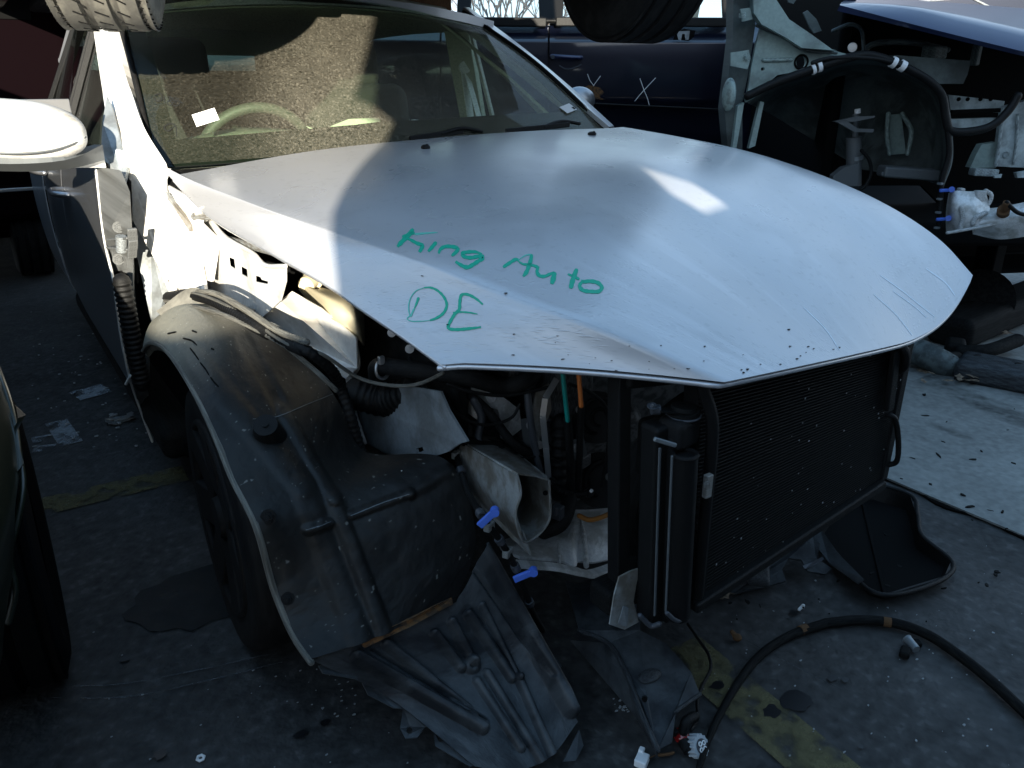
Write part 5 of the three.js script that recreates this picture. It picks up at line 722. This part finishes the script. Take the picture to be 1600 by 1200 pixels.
  part(gb, 'casing_rib', [tube(q([[1480, 364], [1530, 355], [1590, 342], [1650, 330]], .16), .006, 30, 6), tube(q([[1530, 330], [1545, 318], [1549, 305], [1540, 298]], .08), .008, 20, 6), tube(q([[1500, 358], [1504, 340], [1502, 325]], .12), .01, 20, 8), tube(q([[1520, 350], [1525, 340], [1540, 333]], .14), .01, 20, 8), box(...B(1500, 304, .06).toArray(), .02, .05, .03, .004, -YAW), box(...B(1530, 306, .08).toArray(), .04, .04, .03, .006, -YAW)], M.alu);
  part(gb, 'sensor', [rod(B(1567, 336, .14), B(1568, 328, .18), .022), rod(B(1568, 328, .18), B(1573, 316, .2), .012)], M.rust);
  part(gb, 'sensor_lead', tube(q([[1573, 316], [1580, 324], [1592, 333], [1620, 338]], .2), .008, 20, 8), M.black);
  for (const [x, y, o] of [[1180, 330, -.6], [1560, 340, -.7]]) { const q2 = B(x, y, o); part(s, 'trestle', bar(q2, v3(q2.x, 0, q2.z), .1, .1, .01, v3(1, 0, 0)), M.dark); }
  const dk = AY(1562, 470, .03); solo('brake_disc', [rod(dk, dk.clone().add(v3(0, .03, 0)), .22, .22, 40), rod(dk.clone().add(v3(0, .03, 0)), dk.clone().add(v3(0, .05, 0)), .1, .09, 30)], M.blackDull, 'dark round pan lying flat under the stripped car', 'pan');
}
/* ------------------------------------------------------------------ things on the ground */
{
  const und = thing('undertray', 'torn black plastic undertray lying under the radiator end tank', 'undertray', [-.2, 0, .5]);
  part(und, 'tray_sheet', shell([[880, 895, .10], [905, 985, .10], [950, 1005, .09], [978, 1050, .08], [1000, 1110, .07], [1028, 1172, .05], [1050, 1160, .05], [1056, 1112, .075], [1094, 1085, .07], [1080, 1050, .08], [1040, 1005, .10], [1000, 985, .11], [1000, 920, .13], [940, 890, .12]].map(p => AY(...p)), .004, [[...Array(10)].map((_, k) => AY(1007 + 5 * Math.cos(k * .628), 1092 + 6 * Math.sin(k * .628), .074))]), M.shield);
  part(und, 'folded_edge', [tube([[905, 985, .10], [950, 1005, .092], [978, 1050, .082], [1000, 1110, .072], [1028, 1172, .052]].map(p => AY(...p)), .005, 40, 6), tube([[1056, 1112, .077], [1075, 1098, .076], [1094, 1085, .072]].map(p => AY(...p)), .004, 20, 6), shell([[905, 985, .10], [950, 1005, .09], [978, 1050, .08], [1000, 1110, .07], [1028, 1172, .05], [1026, 1178, .01], [990, 1116, .02], [965, 1060, .02], [930, 1030, .02], [890, 1000, .03]].map(p => AY(...p)), .003)], M.shield);
  [0, 1].forEach(k => { const c = AY([1015, 990][k], [1056, 1000][k], .085); part(und, 'pressed_boss', new THREE.SphereGeometry(.02, 16, 10).scale(1.3, .35, .8).translate(c.x, c.y, c.z), M.shield); });
  const br = thing('torn_bracket', 'torn dark bracket with a ragged pale edge on the ground under the radiator', 'bracket', [.3, 0, .45]);
  part(br, 'bracket_plate', shell([[1128, 925, .02], [1140, 900, .04], [1190, 878, .05], [1240, 850, .06], [1270, 838, .06], [1282, 850, .06], [1275, 872, .05], [1300, 888, .03], [1290, 897, .02], [1262, 892, .03], [1252, 874, .05], [1232, 872, .05], [1222, 890, .04], [1228, 908, .03], [1180, 920, .02], [1145, 928, .015]].map(p => AY(...p)), .006), M.shield);
  part(br, 'torn_edge', shell([[1254, 884, .05], [1270, 878, .052], [1286, 870, .052], [1288, 874, .045], [1272, 884, .045], [1258, 889, .045]].map(p => AY(...p)), .004), M.scrapA);
  part(br, 'raised_pad', box(...AY(1185, 895, .05).toArray(), .09, .02, .05, .008, .7), M.shield);
  const rim = [[1276, 828], [1300, 795], [1336, 762], [1366, 757], [1424, 775], [1434, 805], [1442, 838], [1488, 878], [1478, 902], [1386, 930], [1358, 922], [1310, 870]];
  const tr = thing('plastic_tray', 'black plastic tray lying open on the ground at the right', 'tray', [.65, 0, .5]);
  const hi = rim.map((p, i) => AY(p[0], p[1], i > 1 && i < 7 ? .052 : .036)), c = hi.reduce((a, p) => a.add(p), v3()).multiplyScalar(1 / hi.length); const lo = hi.map(p => { const q = p.clone().lerp(c, .07); q.y = .010; return q; });
  const cl = a => [...a, a[0]];
  part(tr, 'tray_wall', sheet([cl(hi), cl(lo)], .004), M.black); part(tr, 'tray_floor', shell(lo.map(p => p.clone().add(v3(0, .004, 0))), .004), M.dark);
  part(tr, 'tray_rim', tube(cl(hi), .006, 120, 8), M.black); part(tr, 'tray_rib', bar(lo[2].clone().lerp(lo[3], .4).add(v3(0, .006, 0)), lo[9].clone().add(v3(0, .006, 0)), .008, .006, .002), M.dark);
  part(tr, 'rim_flange', shell([[1264, 838, .05], [1280, 822, .06], [1310, 865, .058], [1350, 905, .055], [1340, 912, .04], [1296, 880, .04]].map(p => AY(...p)), .003), M.shield);
  // curved rubber strip
  const arc = [[1092, 1200], [1110, 1148], [1150, 1072], [1190, 1022], [1235, 993], [1290, 974], [1345, 969], [1400, 974], [1450, 992], [1500, 1025], [1550, 1065], [1600, 1112], [1640, 1150]];
  const ru = thing('rubber_strip', 'long dark rubber strip curved in an arch on the asphalt', 'rubber strip', [.2, 0, .7]);
  const pa = arc.map(p => AY(p[0], p[1], .014)); const g1 = tube(pa.slice(0, 6), .0055, 60, 10, 0, 1, .011), g2 = tube(pa.slice(5), .011, 90, 10); part(ru, 'strip', [g1, g2], M.blackDull);
  for (const [a, b, d, e] of [[1380, 971, 1392, 973], [1250, 986, 1260, 982]]) part(ru, 'rust_patch', rod(AY(a, b, .0145), AY(d, e, .0145), .0112, .0112, 12), M.rust);
  solo('loose_cable', tube([[1075, 975], [1092, 1000], [1108, 1025], [1110, 1045], [1098, 1070], [1090, 1092], [1089, 1125], [1080, 1140]].map(p => AY(p[0], p[1], .03)), .0035, 80, 8), M.black, 'thin black cable trailing beside the torn undertray', 'cable');
  const pl = thing('round_connector', 'pale grey ribbed round connector plug on the ground by the yellow line', 'connector', AY(1096, 1168, 0).toArray());
  const pc = AY(1096, 1166, .022), pd = v3(.15, .55, .8).normalize();
  const rb = [rod(pc.clone().addScaledVector(pd, -.02), pc, .017, .019, 28)]; const e1 = v3(1, 0, -.2).normalize(), e2 = pd.clone().cross(e1).normalize(); for (let k = 0; k < 14; k++) { const a = k / 14 * 6.283, o = e1.clone().multiplyScalar(Math.cos(a) * .019).addScaledVector(e2, Math.sin(a) * .019); rb.push(rod(pc.clone().add(o).addScaledVector(pd, -.02), pc.clone().add(o).addScaledVector(pd, -.001), .0025, .0025, 6)); }
  part(pl, 'plug_body', rb, M.plug); part(pl, 'plug_face', rod(pc, pc.clone().addScaledVector(pd, .002), .013, .013, 24), M.scrapA);
  part(pl, 'terminal', [0, 1, 2, 3].map(k => { const a = k * 1.57 + .5, o = e1.clone().multiplyScalar(Math.cos(a) * .007).addScaledVector(e2, Math.sin(a) * .007); return ring(pc.clone().add(o).addScaledVector(pd, .003), pd, .0035, .0012, 14); }), M.paper);
  const bl = thing('bulb_holder', 'dark red bulb holder lying beside the round grey plug', 'bulb holder', AY(1068, 1160, 0).toArray());
  const bc = AY(1064, 1150, .02); part(bl, 'red_lens', new THREE.SphereGeometry(.014, 24, 16).scale(1, 1, 1.25).translate(bc.x, bc.y, bc.z), M.red);
  part(bl, 'holder', [rod(bc.clone().add(v3(-.006, .0, .012)), bc.clone().add(v3(-.012, -.004, .03)), .011, .009, 16), tube([AY(1085, 1120, .045), AY(1072, 1128, .05), AY(1068, 1142, .035)], .010, 16, 8), box(bc.x - .012, bc.y + .012, bc.z - .004, .012, .01, .01, .002)], M.black);
  const wc = thing('white_connector', 'white plastic connector with short wires on the ground at the bottom edge', 'connector', AY(1002, 1190, 0).toArray());
  const w0 = AY(1003, 1188, .01); part(wc, 'plug_body', [box(w0.x, w0.y, w0.z, .026, .016, .022, .003, .5), box(w0.x + .01, w0.y + .008, w0.z - .012, .012, .006, .01, .002, .5)], M.paper);
  part(wc, 'wire', [tube([w0, AY(1015, 1184, .014), AY(1024, 1180, .01)], .0012, 10, 5), tube([AY(1030, 1180, .008), AY(1045, 1178, .01), AY(1052, 1176, .01)], .003, 10, 6)], M.rust);
  const can = AY(1424, 1008, .012); const bs = thing('bulb_socket', 'pale metal bulb socket on dark debris inside the rubber arch', 'socket', [can.x, 0, can.z]);
  part(bs, 'socket', [rod(can.clone().add(v3(-.005, 0, .014)), can.clone().add(v3(.006, .004, -.014)), .009, .010, 18), ring(can.clone().add(v3(.006, .004, -.014)), v3(.3, .1, -.9), .009, .002)], M.scrapB);
  part(bs, 'holder', [box(can.x - .03, .01, can.z + .004, .03, .016, .02, .005, .4), box(can.x + .026, .006, can.z, .02, .01, .014, .004, .9)], M.blackDull);
  const ac = AY(1152, 996, .01); solo('screw_grommet', [new THREE.SphereGeometry(.010, 16, 10).scale(1, .8, 1).translate(ac.x, ac.y, ac.z), rod(ac.clone().add(v3(-.002, .003, -.006)), ac.clone().add(v3(-.006, .012, -.014)), .006, .004)], M.rust, 'small rusty screw fitting on the asphalt inside the arch of the rubber strip', 'fitting');
  // leaves and rubbish
  const leaf = (c, s, a, t) => { const u = v3(Math.cos(a), rr(-.2, .3), Math.sin(a)), w = v3(-Math.sin(a), rr(-.3, .3), Math.cos(a)); const o = [[-1, 0], [-.5, .35], [-.2, .25], [.2, .6], [.4, .3], [1, 0], [.4, -.3], [.2, -.6], [-.2, -.25], [-.5, -.35]].map(([x, y]) => c.clone().addScaledVector(u, x * s).addScaledVector(w, y * s)); return shell(o, .0006); };
  const lf = (n, x0, x1, y0, y1, s, name, label) => { const g = []; for (let k = 0; k < n; k++) { const c = AY(rr(x0, x1), rr(y0, y1), rr(.012, .05)); g.push(leaf(c, s * rr(.6, 1.2), rr(0, 6.28))); } const m = solo(name, g, M.leaf, label, 'leaves'); m.userData.kind = 'stuff'; return m; };
  lf(60, 1502, 1585, 488, 522, .035, 'dry_leaves', 'pale dry leaves heaped against the scrap on the concrete at the right');
  lf(26, 1440, 1540, 560, 598, .028, 'dry_leaves', 'dry leaves along the edge of the scrap bumper piece');
  for (const [x, y] of [[1131, 930], [1122, 925]]) solo('dry_leaf', [leaf(AY(x, y, .025), .022, x), leaf(AY(x + 5, y - 3, .018), .018, x + 1)], M.leaf, x === 1131 ? 'dry brown leaf at the foot of the radiator, the larger of two' : 'dry brown leaf at the foot of the radiator, the smaller of two', 'leaf');
  const pp = thing('exhaust_pipe', 'dull grey pipe lying behind the far end of the radiator', 'pipe', AY(1440, 555, 0).toArray());
  part(pp, 'pipe', tube([[1398, 540, .09], [1430, 548, .08], [1462, 563, .06], [1480, 572, .04]].map(p => AY(...p)), .055, 40, 16), M.sageDark); part(pp, 'pipe_joint', rod(AY(1478, 568, .05), AY(1496, 560, .06), .05, .03, 12), M.blackDull); part(pp, 'pipe_flange', box(...AY(1492, 545, .05).toArray(), .12, .08, .08, .02, .5), M.blackDull);
  const bp = thing('bumper_piece', 'long black scrap bumper piece with bolt holes lying on the concrete', 'bumper piece', AY(1560, 580, 0).toArray());
  part(bp, 'beam', [bar(AY(1496, 570, .05), AY(1680, 604, .05), .2, .09, .03)], M.shield); part(bp, 'bolt_hole', [[1528, 564], [1592, 577]].map(([x, y]) => { const q = AY(x, y, .075); return ring(q, yawN.clone().add(v3(0, .6, 0)).normalize(), .022, .007, 20); }), M.black);
  part(bp, 'beam_end', [tube([AY(1500, 550, .06), AY(1540, 548, .07), AY(1590, 532, .08)], .03, 20, 8)], M.blackDull);
  const sc = thing('scrap_heap', 'heap of dark scrap parts in the shade under the stripped car', 'scrap heap', AY(1560, 440, 0).toArray());
  part(sc, 'black_beam', [bar(AY(1480, 520, .08), AY(1700, 430, .12), .2, .14, .04)], M.blackDull); part(sc, 'round_drum', [rod(AY(1530, 470, .02), AY(1530, 470, .16), .14, .15, 26), new THREE.SphereGeometry(.09, 16, 12).translate(...AY(1542, 466, .1).toArray())], M.blackDull);
  part(sc, 'bent_panel', sheet([[AY(1490, 400, .2), AY(1560, 395, .3), AY(1680, 390, .3)], [AY(1480, 430, .05), AY(1560, 425, .08), AY(1680, 420, .1)]], .01), M.dark);
  // grit and glass chips scattered over the asphalt
  const bits = []; const chip = (px, py, s) => { const c = AY(px, py, .0065); if (c.z < -8) return; bits.push(shell(blob(c.x, c.z, s * rr(.6, 1.5), s * rr(.5, 1), .0065 + rr(0, s), 6, .4), s * .6)); };
  for (let k = 0; k < 75; k++) chip(rr(1090, 1600), rr(840, 1200), rr(.0008, .0028)); for (let k = 0; k < 36; k++) chip(rr(130, 660), rr(960, 1200), rr(.0007, .0025)); for (let k = 0; k < 26; k++) chip(rr(430, 560), rr(1025, 1110), rr(.001, .0026)); for (let k = 0; k < 60; k++) chip(rr(40, 240), rr(480, 700), rr(.002, .006)); for (let k = 0; k < 24; k++) chip(rr(170, 205), rr(648, 662), rr(.003, .009)); for (let k = 0; k < 18; k++) chip(rr(955, 985), rr(1090, 1112), rr(.001, .003));
  const b = solo('glass_chips', bits, M.bits, 'tiny pale chips of glass and grit scattered over the dark asphalt', 'chips'); b.userData.kind = 'stuff';
  const dk = []; for (let k = 0; k < 64; k++) { const px = rr(1120, 1600), py = rr(560, 1000), c = AY(px, py, .012); if (px < 1400 && py < 760) continue; const s = rr(.0015, .006) * (c.x > 1 ? 1.6 : 1); dk.push(shell(blob(c.x, c.z, s * rr(.8, 2.2), s * rr(.4, 1), .0125 + rr(0, .004), 7, .45, rr(0, 3)), .003)); }
  const d = solo('dark_crumbs', dk, M.blackDull, 'dark crumbs of rubber and dirt strewn over the concrete and asphalt', 'dirt'); d.userData.kind = 'stuff';
  const cp = AY(314, 1187, .004); solo('hex_nut', [ring(cp.clone().add(v3(0, .004, 0)), v3(0, 1, .1), .006, .0028, 6)], M.paper, 'bright metal nut on the asphalt at the bottom left', 'nut');
  const c2 = AY(1252, 953, .004); solo('clip_pin', [bar(c2.clone().add(v3(-.01, .004, 0)), c2.clone().add(v3(.012, .006, -.004)), .006, .005, .001), rod(c2.clone().add(v3(.006, .002, 0)), c2.clone().add(v3(.006, .012, 0)), .003)], M.paper, 'little white clip on the asphalt above the rubber arch', 'clip');
  const c3 = AY(187, 654, .01); solo('broken_lens', [leaf(c3, .05, .4), leaf(c3.clone().add(v3(.03, .01, .01)), .035, 2), leaf(c3.clone().add(v3(-.03, .0, .02)), .03, 1)], M.steel, 'broken shiny lens piece on the ground beside the sill of the wreck', 'lens piece');
}
/* ------------------------------------------------------------------ round about: added shadow casters behind the viewer, trees and a fence beyond */
{
  const v = thing('van_shadow_caster', 'added van-shaped shadow caster behind the viewer, out of the picture', 'van', [-.2, 0, 2.9]);  // added, unseen: throws the shadow edge over bonnet and windscreen
  const out = [[-1.79, .01], [-1.765, 1.225], [-1.78, 1.38], [-1.785, 1.435], [-1.765, 1.493], [-1.738, 1.543], [-1.677, 1.626], [-1.636, 1.70], [-1.69, 1.75], [-1.756, 1.785], [-1.739, 1.831], [-1.725, 1.894], [-1.702, 1.985], [-1.682, 2.087], [-1.673, 2.2], [-1.6, 2.45], [2.9, 2.45], [3.1, 2.3], [3.1, .01]];
  part(v, 'body', shell(out.map(([x, y]) => v3(x, y, 2.6)), .012, [[[-1.011, 1.473], [-.912, 1.418], [-.880, 1.360], [-.96, 1.35], [-1.003, 1.40]].map(([x, y]) => v3(x, y, 2.6))], v3(0, 1, -3)), M.scrapA);  // outline and hole shaped to throw the shadow edge and the sun patch
  part(v, 'caster_band', box(.8, 1.9, 2.594, 3.2, .45, .006, .002), M.dark);
  for (const x of [-1.1, 2.2]) bigWheel(v, v3(x, .32, 2.72), v3(0, 0, -1), .32, .2, M.rubber, undefined, false);
  const w = thing('low_shadow_caster', 'added low car-shaped shadow caster behind the viewer, out of view', 'car', [-3, 0, 3]);  // added, unseen: its top throws the shadow line across the arch liner
  part(w, 'body', [box(-3.9, .775, 2.85, 4.15, .90, .5, .03)], M.scrapA);
  bigWheel(w, v3(-2.6, .31, 2.62), v3(0, 0, -1), .31, .2, M.rubber, undefined, false); bigWheel(w, v3(-4.9, .31, 2.62), v3(0, 0, -1), .31, .2, M.rubber, undefined, false);
  // bare tree beyond the navy car
  const tree = (x, z, h, label, s0) => {
    seed = s0; const t = thing('bare_tree', label, 'tree', [x, 0, z]); const wood = [], twig = [];
    const grow = (p, d, L, r, lv) => { const q = p.clone().addScaledVector(d, L), m = p.clone().lerp(q, .5).add(v3(rr(-.06, .06) * L, rr(-.03, .03) * L, rr(-.06, .06) * L)); (lv < 2 ? wood : twig).push(lv > 3 ? rod(p, q, r, r * .6, 5) : tube([p, m, q], r, 6, 6, 0, 1, r * .68)); if (lv >= 5) return; const n = lv < 1 ? 4 : 3; for (let k = 0; k < n; k++) { const a = rr(0, 6.28), s = rr(.35, .75); const e = d.clone().add(v3(Math.cos(a) * s, rr(-.1, .35), Math.sin(a) * s)).normalize(); grow(p.clone().lerp(q, rr(.6, 1)), e, L * rr(.6, .8), r * rr(.5, .65), lv + 1); } };
    grow(v3(x, 0, z), v3(.03, 1, 0), h * .22, h * .013, 0); part(t, 'trunk', wood, M.bark); part(t, 'crown', twig, M.bark);
  };
  const at = (px, d) => { const q = AD(px, 128, d); return [q.x, q.z]; };
  tree(...at(825, 24), 8, 'bare winter tree seen through the window of the navy car', 11);
  tree(...at(775, 28), 9, 'bare winter tree farther back behind the navy car', 23);
  const hd = []; seed = 5; for (let k = 0; k < 4200; k++) { const t = rnd(), q = AD(1150 + 1100 * t, 128, 11 + rr(-1, 1)); const s = rr(.1, .26), a = rr(0, 6.28); const c = v3(q.x, rr(.1, 2.5 + 1.4 * sm(.1, .3, t)) + .4 * Math.sin(t * 30), q.z); const u = v3(Math.cos(a), rr(-.6, .6), Math.sin(a)).multiplyScalar(s), w2 = v3(-Math.sin(a), rr(-.4, .9), Math.cos(a)).multiplyScalar(s * .5); const g = new THREE.BufferGeometry(); g.setAttribute('position', new THREE.Float32BufferAttribute([...c.clone().sub(u).toArray(), ...c.clone().add(w2).toArray(), ...c.clone().add(u).toArray(), ...c.clone().sub(u).toArray(), ...c.clone().add(u).toArray(), ...c.clone().sub(w2).toArray()], 3)); g.computeVertexNormals(); hd.push(g); }
  const hedge = solo('hedge', hd, std(C3(.045, .075, .03), .8), 'dark hedge beyond the scrapped cars at the upper right', 'hedge'); hedge.userData.kind = 'stuff';
  const lc = AD(1560, 60, 7); const lo = thing('dark_lorry', 'dark blue lorry looming behind the stripped car at the upper right', 'lorry', [lc.x, 0, lc.z]);
  part(lo, 'body', box(lc.x, 1.3, lc.z, 3.6, 2.5, 1.6, .15, -YAW), M.navy); const LB = AP(AD(1560, 60, 6), yawN);
  part(lo, 'white_bar', [bar(LB(1428, 3), LB(1505, -3), .02, .014, .004), bar(LB(1520, -2), LB(1548, 12), .02, .014, .004)], M.panel);
  const f0 = AD(-500, 128, 14), f1 = AD(1250, 128, 14); const fn = thing('yard_fence', 'grey yard fence far behind the wrecks', 'fence', [f0.x, 0, f0.z]);
  const A0 = v3(f0.x, .9, f0.z), A1 = v3(f1.x, .9, f1.z); part(fn, 'fence_sheet', bar(A0, A1, .04, 1.8, .01), M.sageDark);
}
renderer.render(scene, camera);
